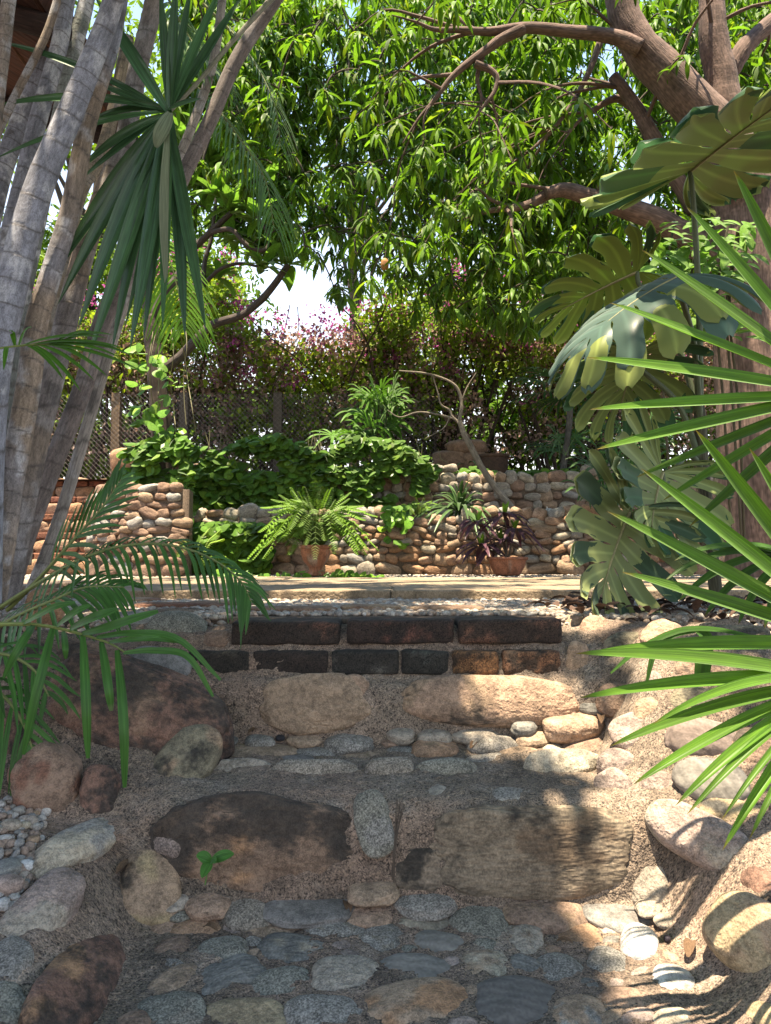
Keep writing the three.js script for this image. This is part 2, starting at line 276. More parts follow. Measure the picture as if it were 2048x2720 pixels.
function mortarGeo(nx, nsg, fine) {
  const pos = [], uv = [], col = [], idx = [];
  for (let j = 0; j <= nsg; j++) { const tt = j / nsg, s = profTotal * (tt < 0.8 ? tt / 0.8 * 0.56 : 0.56 + (tt - 0.8) / 0.2 * 0.44); for (let i = 0; i <= nx; i++) {
    const x = mix(-1.15, 1.15, i / nx), [X, Y, Z] = mortarAt(x, s, fine); pos.push(X, Y, Z); uv.push(x * 2, s * 2);
    if (fine) {
      const k = 0.86 + 0.6 * fbm(X * 5, Y * 5, Z * 5, 5) + 0.3 * ns(X * 110, Y * 110, Z * 110); let c = mix3([0.385, 0.295, 0.235], [0.345, 0.285, 0.23], sstep(-0.12, 0.15, fbm(X * 2.4, Y * 2.4 + 7, Z * 2.4, 3)));
      const m = fbm(X * 4 + 3, Y * 6, Z * 5, 5) + 0.15 * ns(X * 70, Y * 70, Z * 70); c = mix3(c, [0.075, 0.07, 0.06], 0.62 * sstep(0.1, 0.42, m)); const lime = fbm(X * 9 - 4, Y * 9, Z * 9 + 2, 4); c = mix3(c, [0.5, 0.44, 0.38], 0.5 * sstep(0.12, 0.32, lime));
      col.push(c[0] * k, c[1] * k, c[2] * k);
    }
  } }
  for (let j = 0; j < nsg; j++) for (let i = 0; i < nx; i++) { const a = j * (nx + 1) + i, b = a + nx + 1; idx.push(a, b, a + 1, a + 1, b, b + 1); }
  return geoOf(pos, idx, uv, fine ? col : null);
}
const steps = thing('stone_steps', 'cobbled stone and mortar garden steps with dark brick top edge', 'steps');
const borderL = thing('rock_border', 'border of large brown boulders mortared beside the steps under the drooping palm fronds', 'rock border');
const borderR = thing('rock_border', 'border of smooth pale river boulders mortared beside the steps under the fan palm', 'rock border');
mesh('mortar', mortarGeo(330, 470, true), M.grit, steps);
const probe = new THREE.Mesh(mortarGeo(90, 190, false)); probe.updateMatrixWorld(true);
const caster = new THREE.Raycaster();
function surfaceAt(px, py) {
  caster.set(EYE, dirOf(px, py).normalize()); const h = caster.intersectObject(probe)[0]; if (!h) return null;
  const n = h.face.normal.clone(); if (n.dot(caster.ray.direction) > 0) n.negate(); return { p: h.point, n };
}
// a stone set in the mortar where it is seen: centre, width and height in photograph pixels, turn in degrees (anticlockwise), tone, and how it sits
let stoneSeed = 11;
function setStone(name, parent, cx, cy, w, h, rot, tone, o = {}) {
  stoneSeed += 1;
  const hit = surfaceAt(cx, cy); if (!hit) { console.log('no surface', cx, cy); return; }
  let n = hit.n; if (o.face) n = V(...o.face).normalize();
  const d = hit.p.clone().sub(EYE).dot(cF), k = d / F, ca = Math.cos(rot * Math.PI / 180), sa = Math.sin(rot * Math.PI / 180);
  const e1 = cR.clone().addScaledVector(n, -cR.dot(n)).normalize(), e2 = V().crossVectors(n, e1).normalize();
  const sR = cR.clone().addScaledVector(cF, -(cx - 1024) / F), sU = cU.clone().addScaledVector(cF, -(1360 - cy) / F);
  const A = e1.dot(sR), B = e2.dot(sR), C = e1.dot(sU), D = e2.dot(sU), det = A * D - B * C, lim = o.lim || 2.4;
  const solve = (sx, sy) => { const u = (sx * D - B * sy) / det, v = (A * sy - C * sx) / det, t = e1.clone().multiplyScalar(u).addScaledVector(e2, v), L = t.length(), l0 = Math.hypot(sx, sy); if (L > l0 * lim) t.multiplyScalar(l0 * lim / L); return t; };
  const a = solve(ca * w / 2 * k, sa * w / 2 * k), b = solve(-sa * h / 2 * k, ca * h / 2 * k);
  const th = (o.thick || 0.55) * Math.min(a.length(), b.length()) , sink = o.sink ?? 0.55, grow = 1 / Math.sqrt(1 - Math.min(0.8, sink * sink));
  const c = n.clone().multiplyScalar(th); a.multiplyScalar(grow * (o.grow || 1)); b.multiplyScalar(grow * (o.grow || 1));
  const at = hit.p.clone().addScaledVector(n, -th * sink);
  const mats = { speck: M.speck, strata: M.strata, band: M.band, smooth: M.smooth, grain: M.grain };
  const auto = { grey: 'speck', greygreen: 'speck', bluegrey: 'strata', beige: 'grain', white: 'smooth', slate: 'smooth' };
  const mt = o.mat || auto[tone] || 'grain';
  const g = stoneGeo({ a, b, c, at: V(0, 0, 0), seed: stoneSeed, detail: o.detail || 11, boxy: o.boxy || 2.4, lump: o.lump ?? 0.13, rough: o.rough ?? 0.012, crack: o.crack || 0, freq: o.freq || 1.1, turn: o.turn || 0, color: toneFn(tone, { mould: o.mould || 0, mf: o.mf || 9, dust: name === 'cobble' ? 0.18 : 0.12, where: o.where, second: o.second, sf: o.sf || 9, st: o.st ?? 0.1, vary: o.vary ?? 0.2 }) });
  const m = mesh(name, g, mats[mt], parent); m.position.copy(at);
  if (o.label) m.userData.label = o.label;
  return m;
}
// lower tread
const T2 = [[551, 2386, 99, 58, 0, 'peach'], [661, 2406, 121, 72, 10, 'beige', { mat: 'speck' }], [819, 2400, 195, 74, 3, 'slate', { second: 'grey', thick: 0.3, boxy: 3 }], [990, 2352, 110, 54, 3, 'tan'], [981, 2412, 100, 66, 0, 'peach'], [526, 2459, 120, 40, 5, 'orange'], [720, 2459, 158, 46, 8, 'tan', { boxy: 3 }],
  [891, 2466, 140, 56, -4, 'grey', { second: 'beige', sf: 60, vary: 0.3 }], [1017, 2493, 99, 74, 0, 'grey', { second: 'beige', sf: 50, vary: 0.3 }], [783, 2517, 165, 72, -5, 'bluegrey', { second: 'cream', st: 0.14, sf: 22 }], [580, 2526, 132, 66, 15, 'greygreen', { sink: 0.6 }], [458, 2515, 86, 48, 20, 'brown', { sink: 0.6 }],
  [607, 2589, 168, 80, 22, 'bluegrey'], [742, 2607, 138, 72, 12, 'greygreen', { sink: 0.62 }], [915, 2587, 148, 82, -3, 'beige', { boxy: 3 }], [458, 2605, 135, 62, 32, 'tan', { sink: 0.55 }], [1103, 2566, 165, 64, -6, 'grey', { mat: 'band', sink: 0.6 }], [454, 2695, 150, 100, 8, 'greygreen', { second: 'beige', boxy: 3 }],
  [652, 2700, 195, 100, 0, 'yellow'], [864, 2690, 190, 92, -6, 'grey'], [1108, 2665, 265, 125, 2, 'tan', { second: 'orange', thick: 0.6 }], [1126, 2385, 135, 56, -2, 'grey', { crack: 0.05 }], [1117, 2436, 124, 50, -4, 'cream', { second: 'brown', mat: 'strata' }], [1275, 2430, 128, 102, -10, 'greygreen', { thick: 0.6 }],
  [1441, 2410, 190, 76, -2, 'brown', { second: 'tan', sink: 0.6, boxy: 3 }], [1621, 2416, 140, 62, -20, 'slate', { second: 'bluegrey', boxy: 3.2 }], [1171, 2502, 116, 56, -8, 'grey', { sink: 0.65, mat: 'band' }], [1383, 2493, 112, 88, 20, 'beige', { second: 'brown', sf: 30, lump: 0.2 }], [1549, 2488, 106, 70, -15, 'orange'],
  [1288, 2560, 100, 74, 0, 'tan', { second: 'cream' }], [1486, 2583, 114, 94, -20, 'grey', { second: 'greygreen' }], [1626, 2562, 112, 72, -25, 'bluegrey', { mat: 'speck', sink: 0.6 }], [1698, 2505, 104, 88, -25, 'white', { sink: 0.15, thick: 0.75, second: 'grey', st: 0.22 }], [1369, 2655, 188, 116, -2, 'slate', { mat: 'band', boxy: 2.6, thick: 0.5 }],
  [1535, 2690, 122, 92, -10, 'tan', { second: 'grey', sf: 30 }], [1661, 2650, 112, 52, -10, 'brown', { sink: 0.6 }], [1784, 2606, 102, 80, -20, 'white', { second: 'grey', sf: 40, st: 0.05, lump: 0.2 }], [1787, 2708, 92, 64, -10, 'cream'], [350, 2720, 90, 60, 30, 'brown', { sink: 0.6 }], [1230, 2720, 70, 40, 0, 'pink', { sink: 0.6 }]];
for (const [x, y, w, h, rot, tone, o] of T2) setStone('cobble', steps, x, y, w, h, rot, tone, { face: [0, 1, 0.15], sink: 0.62, thick: 0.5, ...o });
// upper tread and its lip
const T1 = [[841, 2046, 230, 52, -1, 'beige', { mat: 'speck', thick: 0.9, boxy: 2.8 }], [1038, 2044, 138, 60, 1, 'beige', { mat: 'speck', thick: 0.9 }], [1185, 2046, 165, 60, 2, 'greygreen', { thick: 0.9 }], [1492, 2034, 198, 76, 1, 'cream', { crack: 0.07, thick: 0.9, boxy: 3 }], [1640, 2032, 112, 78, -12, 'pink', { crack: 0.04, thick: 0.8 }],
  [786, 2017, 94, 22, 3, 'slate', { thick: 0.25 }], [685, 1992, 170, 32, 2, 'tan', { sink: 0.6 }], [690, 1967, 80, 26, 0, 'grey', {}], [807, 1962, 90, 24, 0, 'tan', {}], [925, 1971, 128, 36, 0, 'grey', { second: 'beige' }], [840, 1994, 112, 24, 0, 'grey', { sink: 0.6 }], [958, 2004, 138, 22, 2, 'tan', { sink: 0.6 }], [1063, 1947, 72, 30, -5, 'beige', {}],
  [600, 2040, 165, 40, 3, 'beige', { sink: 0.72 }], [1151, 1988, 125, 42, 6, 'orange', { second: 'tan' }], [1155, 1952, 88, 28, 0, 'beige', {}], [1262, 1950, 122, 26, 0, 'beige', {}], [1311, 1973, 138, 38, -4, 'grey', { crack: 0.04 }], [1420, 1958, 92, 28, 2, 'tan', {}], [1391, 1922, 70, 32, 0, 'bluegrey', {}], [1525, 1918, 155, 48, 3, 'peach', { boxy: 3 }],
  [1567, 1967, 135, 46, -2, 'brown', { sink: 0.6 }], [1300, 2012, 110, 22, 4, 'grey', { sink: 0.65 }], [1070, 1990, 70, 18, 0, 'grey', { sink: 0.6 }], [1380, 1992, 80, 20, 0, 'tan', { sink: 0.65 }]];
for (const [x, y, w, h, rot, tone, o] of T1) setStone('cobble', steps, x, y, w, h, rot, tone, { lim: 5, sink: 0.3, face: y > 2025 ? [0, 0.65, 0.75] : [0, 1, 0.15], ...(y > 2025 ? { sink: 0.05 } : {}), ...o });
// smaller cobbles fill the gaps of both treads
{ const r = rng(43), used = [...T1, ...T2].map(q => q.slice(0, 4)), tones = ['tan', 'grey', 'beige', 'brown', 'peach', 'greygreen', 'bluegrey', 'pink']; let n = 0, g = 0;
  while (n < 46 && g++ < 6000) { const up = r() < 0.5, x = up ? mix(560, 1620, r()) : mix(420, 1780, r()), y = up ? mix(1950, 2022, r()) : mix(2370, 2715, r()), w = up ? mix(50, 100, r()) : mix(40, 85, r()), h = w * (up ? 0.3 : 0.55); if (used.some(q => Math.abs(q[0] - x) < (q[2] + w) * 0.47 && Math.abs(q[1] - y) < (q[3] + h) * 0.47)) continue; used.push([x, y, w, h]); n++; setStone('cobble', steps, x, y, w, h, (r() - 0.5) * 40 * (up ? 0.15 : 1), tones[Math.floor(r() * 8)], { face: [0, 1, 0.15], lim: 5, sink: up ? 0.35 : 0.6, thick: 0.5, detail: 8 }); }
  for (let k = 0, g2 = 0; k < 34 && g2 < 2000; g2++) { const x = mix(250, 1850, r()), y = mix(2740, 3300, r()), w = mix(90, 190, r()), h = w * 0.6; if (used.some(q => Math.abs(q[0] - x) < (q[2] + w) * 0.47 && Math.abs(q[1] - y) < (q[3] + h) * 0.47)) continue; used.push([x, y, w, h]); k++; setStone('cobble', steps, x, y, w, h, (r() - 0.5) * 40, tones[Math.floor(r() * 8)], { face: [0, 1, 0.05], sink: 0.6, thick: 0.5, detail: 8 }); } }
setStone('cobble', steps, 992, 2182, 92, 172, 12, 'greygreen', { thick: 0.5, sink: 0.3, boxy: 3, crack: 0.03, second: 'grey' });
setStone('cobble', steps, 1350, 2105, 60, 30, 0, 'grey', { sink: 0.7 });
setStone('cobble', steps, 1160, 2095, 40, 26, 0, 'beige', { sink: 0.7 });
// boulders in the risers
setStone('boulder', steps, 715, 2258, 490, 215, -5, [0.24, 0.15, 0.095], { face: [0.05, 0.12, 1], detail: 26, thick: 0.5, sink: 0.6, boxy: 2.6, mould: 0.24, mf: 6, where: p => 2.2 * (p.y - 0.03) - 0.9 * p.x - 0.1, second: 'orange', st: 0.14, lump: 0.2, rough: 0.03, crack: 0.05, label: 'mouldy brown boulder in the riser with hollow shade put in its colour' });  // mould weighted up and left; also paints in the dark of the hollow
setStone('boulder', steps, 1412, 2262, 480, 228, 1, [0.34, 0.265, 0.18], { face: [0.0, 0.1, 1], mat: 'strata', detail: 26, thick: 0.3, sink: 0.4, boxy: 3.6, second: [0.24, 0.17, 0.11], st: 0.08, sf: 8, lump: 0.12, rough: 0.05, crack: 0.06, mould: -0.12, label: 'broad tan layered boulder in the riser' });
setStone('boulder', steps, 1135, 2312, 150, 110, 0, [0.3, 0.23, 0.16], { face: [0, 0.2, 1], mat: 'strata', detail: 14, thick: 0.4, sink: 0.55, mould: 0.1, boxy: 3 });
setStone('boulder', steps, 836, 1872, 268, 150, 2, 'tan', { face: [0, 0.25, 1], detail: 24, thick: 0.5, sink: 0.3, boxy: 2.9, lump: 0.14, rough: 0.025, crack: 0.05, vary: 0.18 });
setStone('boulder', steps, 940, 1826, 72, 68, 0, 'peach', { face: [0, 0.3, 1], detail: 12, thick: 0.6, sink: 0.4 });
setStone('boulder', steps, 1302, 1860, 482, 134, -2, 'peach', { face: [0, 0.3, 1], detail: 26, thick: 0.62, sink: 0.25, boxy: 2.5, lump: 0.08, rough: 0.02, second: 'tan', crack: 0.03, mould: -0.13, mf: 12 });
// left border
const BL = [[372, 1898, 500, 285, -22, 'redbrown', { face: [0.15, 0.5, 0.85], detail: 28, thick: 0.62, sink: 0.2, mould: 0.06, mf: 5, second: 'brown', lump: 0.16, rough: 0.025, crack: 0.05, boxy: 2.6 }], [492, 2030, 140, 228, -38, 'olive', { face: [0.2, 0.55, 0.8], detail: 20, thick: 0.85, sink: -0.25, second: 'tan', lump: 0.08, mould: -0.12, mf: 10, boxy: 2.5 }],
  [124, 2080, 190, 225, 8, 'brown', { face: [0.2, 0.4, 0.9], detail: 20, thick: 0.8, sink: -0.1, second: 'redbrown', mould: 0.0, lump: 0.15, rough: 0.02 }], [265, 2108, 105, 155, -5, 'redbrown', { face: [0.2, 0.4, 0.9], detail: 16, thick: 0.7, sink: 0.0, second: 'brown', mould: 0.02, rough: 0.03, boxy: 3 }], [470, 1668, 160, 82, -4, 'greygreen', { face: [0.1, 0.7, 0.7], detail: 14, thick: 0.6, sink: 0.1 }],
  [575, 1692, 62, 36, 0, 'brown', { face: [0, 0.7, 0.7] }], [335, 1655, 150, 66, 2, 'slate', { face: [0, 0.7, 0.7], second: 'grey', detail: 12 }], [120, 1614, 98, 96, 0, 'orange', { face: [0, 0.5, 0.85], detail: 14, thick: 0.7, sink: 0, mould: -0.1 }], [205, 2246, 255, 84, 24, 'cream', { detail: 16, thick: 0.7, sink: 0.2, mould: -0.1, second: 'grey' }], [115, 2412, 275, 135, 44, 'pink', { detail: 20, thick: 0.6, sink: 0.25, second: 'beige', lump: 0.1 }],
  [403, 2358, 165, 215, -6, 'tan', { face: [0.25, 0.5, 0.83], detail: 20, thick: 0.6, sink: 0.1, boxy: 2.9, lump: 0.07, mould: -0.14, second: 'yellow' }], [452, 2236, 92, 84, -20, 'pink', { mat: 'speck', thick: 0.7, sink: 0.2 }], [245, 2600, 300, 190, 40, 'redbrown', { detail: 22, thick: 0.45, sink: 0.35, mould: 0.1, mf: 8, second: 'orange', st: 0.08, rough: 0.03, lump: 0.18, boxy: 3 }], [16, 2665, 110, 110, 20, 'greygreen', { thick: 0.6 }],
  [30, 1960, 120, 150, 0, 'redbrown', { face: [0.2, 0.5, 0.85], detail: 14, thick: 0.7, sink: 0.1, mould: 0.08 }], [230, 1745, 180, 90, -10, 'brown', { face: [0.1, 0.7, 0.7], detail: 14, mould: 0.04 }], [420, 1755, 150, 70, -10, 'slate', { face: [0.1, 0.7, 0.7], second: 'grey', detail: 12, sink: 0.55 }], [60, 1760, 160, 110, 0, 'brown', { face: [0.1, 0.7, 0.7], detail: 12, mould: 0.1 }], [20, 2540, 120, 90, 40, 'grey', { sink: 0.6 }]];
BL[7] = null;
{ const m = mesh('boulder', stoneGeo({ a: V(0.055, 0, 0), b: V(0, 0.06, 0), c: V(0, 0, 0.05), seed: 99, detail: 12, lump: 0.14, color: toneFn('orange', { mould: -0.1 }) }), M.grain, borderL); m.position.copy(W(120, 1618, 2.2)); }
for (const [x, y, w, h, rot, tone, o] of BL.filter(Boolean)) setStone('boulder', borderL, x, y, w, h, rot, tone, o);
// right border
const BR = [[1512, 1658, 85, 48, 0, 'tan', { face: [0, 0.6, 0.8] }], [1580, 1664, 66, 54, -5, 'peach', { face: [0, 0.6, 0.8] }], [1536, 1748, 54, 74, 0, 'tan', { face: [0, 0.2, 1], sink: 0.55 }], [1668, 1709, 104, 58, 4, 'olive', { face: [0, 0.6, 0.8], mould: 0.02 }], [1758, 1693, 112, 84, -5, 'peach', { face: [-0.1, 0.6, 0.8], thick: 0.7, sink: 0, detail: 14 }], [1738, 1806, 38, 42, -20, 'pink', { thick: 0.8, sink: 0 }],
  [1650, 1857, 112, 80, -4, 'brown', { face: [-0.1, 0.4, 0.9], detail: 14 }], [1578, 1882, 84, 34, -8, 'bluegrey', { face: [-0.1, 0.6, 0.8], thick: 0.7, sink: 0.2 }], [1722, 1884, 62, 62, 0, 'tan', { face: [-0.2, 0.5, 0.85] }], [1694, 1935, 128, 84, 8, 'pink', { detail: 14, face: [-0.3, 0.7, 0.65] }], [1862, 1965, 190, 112, -6, 'pink', { mat: 'band', detail: 18, thick: 0.75, sink: 0, face: [-0.35, 0.5, 0.8], turn: 0.4 }],
  [1890, 2080, 208, 128, -16, 'grey', { mat: 'band', detail: 18, thick: 0.7, sink: 0, face: [-0.35, 0.5, 0.8], turn: 0.7 }], [1746, 2082, 82, 68, -10, 'pink', { face: [-0.3, 0.5, 0.8] }], [1632, 2090, 80, 90, 40, 'pink', { face: [-0.2, 0.3, 0.9], crack: 0.06, sink: 0.5 }], [1945, 2160, 150, 64, -12, 'yellow', { face: [-0.3, 0.5, 0.8], second: 'dark', st: 0.05 }], [1866, 2232, 325, 132, -28, 'pink', { face: [-0.4, 0.5, 0.75], detail: 24, thick: 0.8, sink: -0.3, boxy: 2.5, lump: 0.06, second: 'beige', rough: 0.01 }],
  [1722, 2352, 104, 138, 10, 'beige', { face: [-0.3, 0.4, 0.85], detail: 14, sink: 0.4 }], [2005, 2488, 300, 205, -30, 'yellow', { face: [-0.35, 0.65, 0.65], detail: 22, thick: 0.65, sink: 0.05, boxy: 2.5, lump: 0.06, second: 'tan' }], [2040, 2700, 120, 70, -20, 'yellow', {}], [1845, 1862, 110, 70, -5, 'olive', { face: [-0.2, 0.5, 0.8], mould: 0.05 }], [1880, 1770, 140, 80, 0, 'brown', { face: [-0.1, 0.6, 0.8], mould: 0.05 }], [2000, 2000, 120, 120, 0, 'brown', { face: [-0.3, 0.5, 0.8], mould: 0.05, detail: 12 }],
  [1960, 1690, 150, 60, 0, 'olive', { face: [0, 0.6, 0.8], mould: 0.06 }], [2010, 2330, 80, 60, -30, 'redbrown', {}]];
for (const [x, y, w, h, rot, tone, o] of BR) setStone('boulder', borderR, x, y, w, h, rot, tone, o);
// two courses of old bricks
function brickGeo(w, h, d, seed, tone, o = {}) {
  const g = new THREE.BoxGeometry(w, h, d, Math.round(w * 90), Math.round(h * 110), Math.round(d * 70)), m0 = g.clone(); m0.deleteAttribute('uv'); m0.deleteAttribute('normal');
  const q = mergeVertices(m0, 1e-5), P = q.attributes.position, col = [], uv = [], p = V(), r = 0.008, col0 = toneFn(tone, { mould: o.mould ?? 0.12, mf: 16, vary: 0.3, f: 16, second: o.second, sf: 14, st: 0.1 });
  for (let i = 0; i < P.count; i++) {
    p.fromBufferAttribute(P, i); const c = V(clamp(p.x, -w / 2 + r, w / 2 - r), clamp(p.y, -h / 2 + r, h / 2 - r), clamp(p.z, -d / 2 + r, d / 2 - r)), e = p.clone().sub(c); if (e.lengthSq() > 0) e.normalize().multiplyScalar(r);
    const k = 1 + 0; p.copy(c).add(e); const f = 0.008 * fbm(p.x * 14 + seed, p.y * 18, p.z * 14, 4) * k + 0.003 * fbm(p.x * 60, p.y * 60, p.z * 60 + seed, 2); p.addScaledVector(e.lengthSq() ? e.clone().normalize() : V(0, 0, 1), f);
    P.setXYZ(i, p.x, p.y, p.z); const cc = col0(p, null, seed); col.push(...cc); uv.push((p.x + p.z * 0.7) * 2 + seed, (p.y + p.z * 0.7) * 2 + seed);
  }
  q.setAttribute('color', new THREE.Float32BufferAttribute(col, 3)); q.setAttribute('uv', new THREE.Float32BufferAttribute(uv, 2)); q.computeVertexNormals(); return q;
}
{
  const lay = (x0, x1, yTop, yBot, zf, seed, tone, o) => { const xa = W(x0, 1700, -zf).x, xb = W(x1, 1700, -zf).x, m = mesh('brick', brickGeo(xb - xa, yTop - yBot, 0.13, seed, tone, o), M.brick, steps); m.position.set((xa + xb) / 2, (yTop + yBot) / 2, zf - 0.065); m.rotation.set(0.02 * ns(seed, 1, 1), 0.03 * ns(seed, 2, 2), 0.025 * ns(seed, 3, 3)); };
  lay(612, 903, -0.010, -0.074, -2.078, 3.1, [0.16, 0.085, 0.06], { mould: 0.36 }); lay(922, 1206, -0.006, -0.072, -2.075, 7.7, [0.17, 0.08, 0.06], { mould: 0.36 }); lay(1218, 1494, -0.004, -0.07, -2.072, 12.3, [0.2, 0.105, 0.07], { mould: 0.32 });
  const row = [[498, 664, [0.1, 0.09, 0.07]], [670, 872, [0.14, 0.08, 0.065]], [880, 1060, [0.12, 0.12, 0.11]], [1066, 1192, [0.09, 0.1, 0.09]], [1200, 1326, [0.24, 0.13, 0.06]], [1338, 1490, [0.22, 0.12, 0.07]]];
  row.forEach(([a, b, t], i) => lay(a, b, -0.086, -0.15, -2.046 + 0.004 * ns(i, 3, 2), 20.5 + i * 5.3, t, { mould: i < 4 ? 0.34 : 0.18 }));
}
// flat edging stones behind the bricks
{
  const edge = thing('edging_row', 'row of flat reddish edging stones between the brick step and the gravel', 'edging stones');
  [[760, 1622, 270, 'brown'], [985, 1617, 160, 'redbrown'], [1182, 1619, 200, 'brown'], [480, 1611, 250, 'redbrown'], [590, 1606, 190, 'brown'], [330, 1597, 190, 'redbrown']].forEach(([px, py, w, tone], i) => {
    const p = onLevel(px, py, -0.004), k = -p.z / F, g = stoneGeo({ a: V(w / 2 * k, 0, 0), b: V(0, 0.014, 0), c: V(0, 0, 0.045), seed: 300 + i, detail: 9, boxy: 4.5, lump: 0.05, rough: 0.01, color: toneFn(tone, { vary: 0.25, second: 'tan' }) });
    const m = mesh('edging_stone', g, M.grain, edge); m.position.copy(p);
  });
}
// loose pebbles in the bed, a berry and a bit of charcoal, a seedling and dry stalks
[[30, 2200, 50, 36, 'beige'], [88, 2238, 34, 28, 'tan'], [20, 2318, 78, 44, 'bluegrey'], [72, 2306, 46, 30, 'white'], [22, 2366, 76, 60, 'pink'], [50, 2160, 40, 26, 'grey'], [66, 2198, 30, 26, 'cream'], [102, 2200, 28, 20, 'grey'], [8, 2412, 40, 40, 'white'], [95, 2166, 22, 18, 'tan']].forEach(([x, y, w, h, tone], i) => {
  const hit = surfaceAt(x, y), p = hit ? hit.p.clone() : W(x, y, 1.55), d = -p.z, k = d / F, g = stoneGeo({ a: V(w / 2 * k, 0, 0), b: V(0, h / 2.4 * k, 0), c: V(0, 0, w / 2.4 * k), seed: 400 + i, detail: 6, lump: 0.12, color: toneFn(tone) });
  const m = mesh(numbered('pebble'), g, M.smooth, scene); p.y += h / 4 * k; m.position.copy(p); m.rotation.set(0.3 * ns(i, 1, 0), i, 0.3 * ns(i, 0, 2));
  m.userData = { label: `loose rounded ${{ bluegrey: 'blue grey', beige: 'beige', tan: 'tan', white: 'white', pink: 'pinkish', grey: 'grey', cream: 'cream' }[tone]} pebble lying in the bed beside the boulder border`, category: 'pebble', group: 'loose pebbles in the bed' };
});
{ // fine pebbles between them
  const r = rng(47), g = ico(2).clone(), P = g.attributes.position, co = new Float32Array(P.count * 3).fill(1), uv = new Float32Array(P.count * 2); for (let i = 0; i < P.count; i++) { P.setY(i, P.getY(i) * 0.65); uv[i * 2] = P.getX(i) * 0.1; uv[i * 2 + 1] = P.getZ(i) * 0.1; } g.setAttribute('color', new THREE.BufferAttribute(co, 3)); g.setAttribute('uv', new THREE.BufferAttribute(uv, 2)); g.computeVertexNormals();
  const im = new THREE.InstancedMesh(g, M.smooth, 260), m4 = new THREE.Matrix4(), c = new THREE.Color(), q = new THREE.Quaternion(), e = new THREE.Euler(); let n = 0;
  for (let i = 0; i < 900 && n < 260; i++) { const x = mix(-60, 150, r()), y = mix(2120, 2420, r()); if (x + (y - 2120) * 0.35 > 150) continue; const h = surfaceAt(x, y); if (!h) continue; const s = mix(0.005, 0.014, r() * r()), t = [[0.4, 0.34, 0.28], [0.28, 0.27, 0.25], [0.5, 0.47, 0.43], [0.34, 0.25, 0.19]][Math.floor(r() * 4)]; e.set(r(), r() * 6, r()); m4.compose(h.p.addScaledVector(h.n, s * 0.4), q.setFromEuler(e), V(s * (1 + 0.5 * r()), s, s)); im.setMatrixAt(n, m4); im.setColorAt(n, c.setRGB(...t)); n++; }
  im.count = n; im.name = 'bed_gravel'; im.castShadow = im.receiveShadow = true; im.userData = { kind: 'stuff', label: 'small mixed pebbles in the bed beside the boulder border', category: 'gravel' }; scene.add(im);
}
function resting(px, py, lift) { const h = surfaceAt(px, py); return h.p.clone().addScaledVector(h.n, lift); }
{ const m = mesh('berry', stoneGeo({ a: V(0.0065, 0, 0), b: V(0, 0.006, 0), c: V(0, 0, 0.0065), seed: 51, detail: 5, lump: 0.03, rough: 0, color: () => [0.02, 0.012, 0.025] }), M.smooth, scene); m.position.copy(resting(1775, 2501, 0.005)); m.userData = { label: 'small dark berry lying on the mortar beside the white cobble', category: 'berry' }; }
{ const m = mesh('charcoal_bit', stoneGeo({ a: V(0.011, 0, 0), b: V(0, 0.007, 0), c: V(0, 0, 0.008), seed: 52, detail: 4, boxy: 4, lump: 0.15, color: () => [0.025, 0.025, 0.03] }), M.grain, scene); m.position.copy(resting(745, 1962, 0.005)); m.userData = { label: 'small black stone chip on the upper tread', category: 'stone chip' }; }
const sprout = leafMat('sprout leaf', 0.10, 0.30, 0.045, { t: 0.35 });
{
  const o = thing('seedling', 'tiny bright green seedling sprouting below the dark boulder', 'seedling'), b = W(545, 2322, 1.5); o.position.copy(b);
  mesh('stem', tubeGeo([V(0, -0.02, 0), V(0.006, 0.01, 0.002), V(0.012, 0.028, 0.004)], () => 0.0014, { seg: 6, sides: 6, color: () => [0.12, 0.25, 0.05] }), M.smooth, o);
  for (const [dx, dy, dz, l, w] of [[0.045, 0.016, 0.006, 0.04, 0.011], [-0.026, 0.014, 0.01, 0.03, 0.011], [-0.012, -0.022, 0.022, 0.036, 0.011], [0.014, 0.006, 0.024, 0.02, 0.008]]) {
    const s = V(0.012, 0.026, 0.004), e = s.clone().add(V(dx, dy, dz)); mesh('leaf', ribbonGeo(bend(s, e, 0.012), t => w * Math.pow(Math.sin(Math.PI * clamp(t * 0.93 + 0.05)), 0.7), V(-0.1, 0.6, 0.8), { fold: 0.2, seg: 8 }), sprout, o);
  }
}
{
  const o = thing('dry_stalk', 'bunch of dry brown grass stalks beside the pale green cobble in the riser', 'dry stalks'), r = rng(61), b = W(1048, 2290, 1.52); o.position.copy(b);
  for (let i = 0; i < 9; i++) { const e = V(0.008 + 0.02 * (r() - 0.3), 0.08 + 0.05 * r(), -0.005); mesh('stalk', tubeGeo([V(-0.008 + 0.008 * r(), -0.02 - 0.02 * r(), 0.01), V(0.004 * (r() - 0.5), 0.03, 0.016), e], t => 0.0016 * (1 - 0.6 * t), { seg: 8, sides: 5, color: () => [0.12, 0.09, 0.065] }), M.smooth, o); }
}
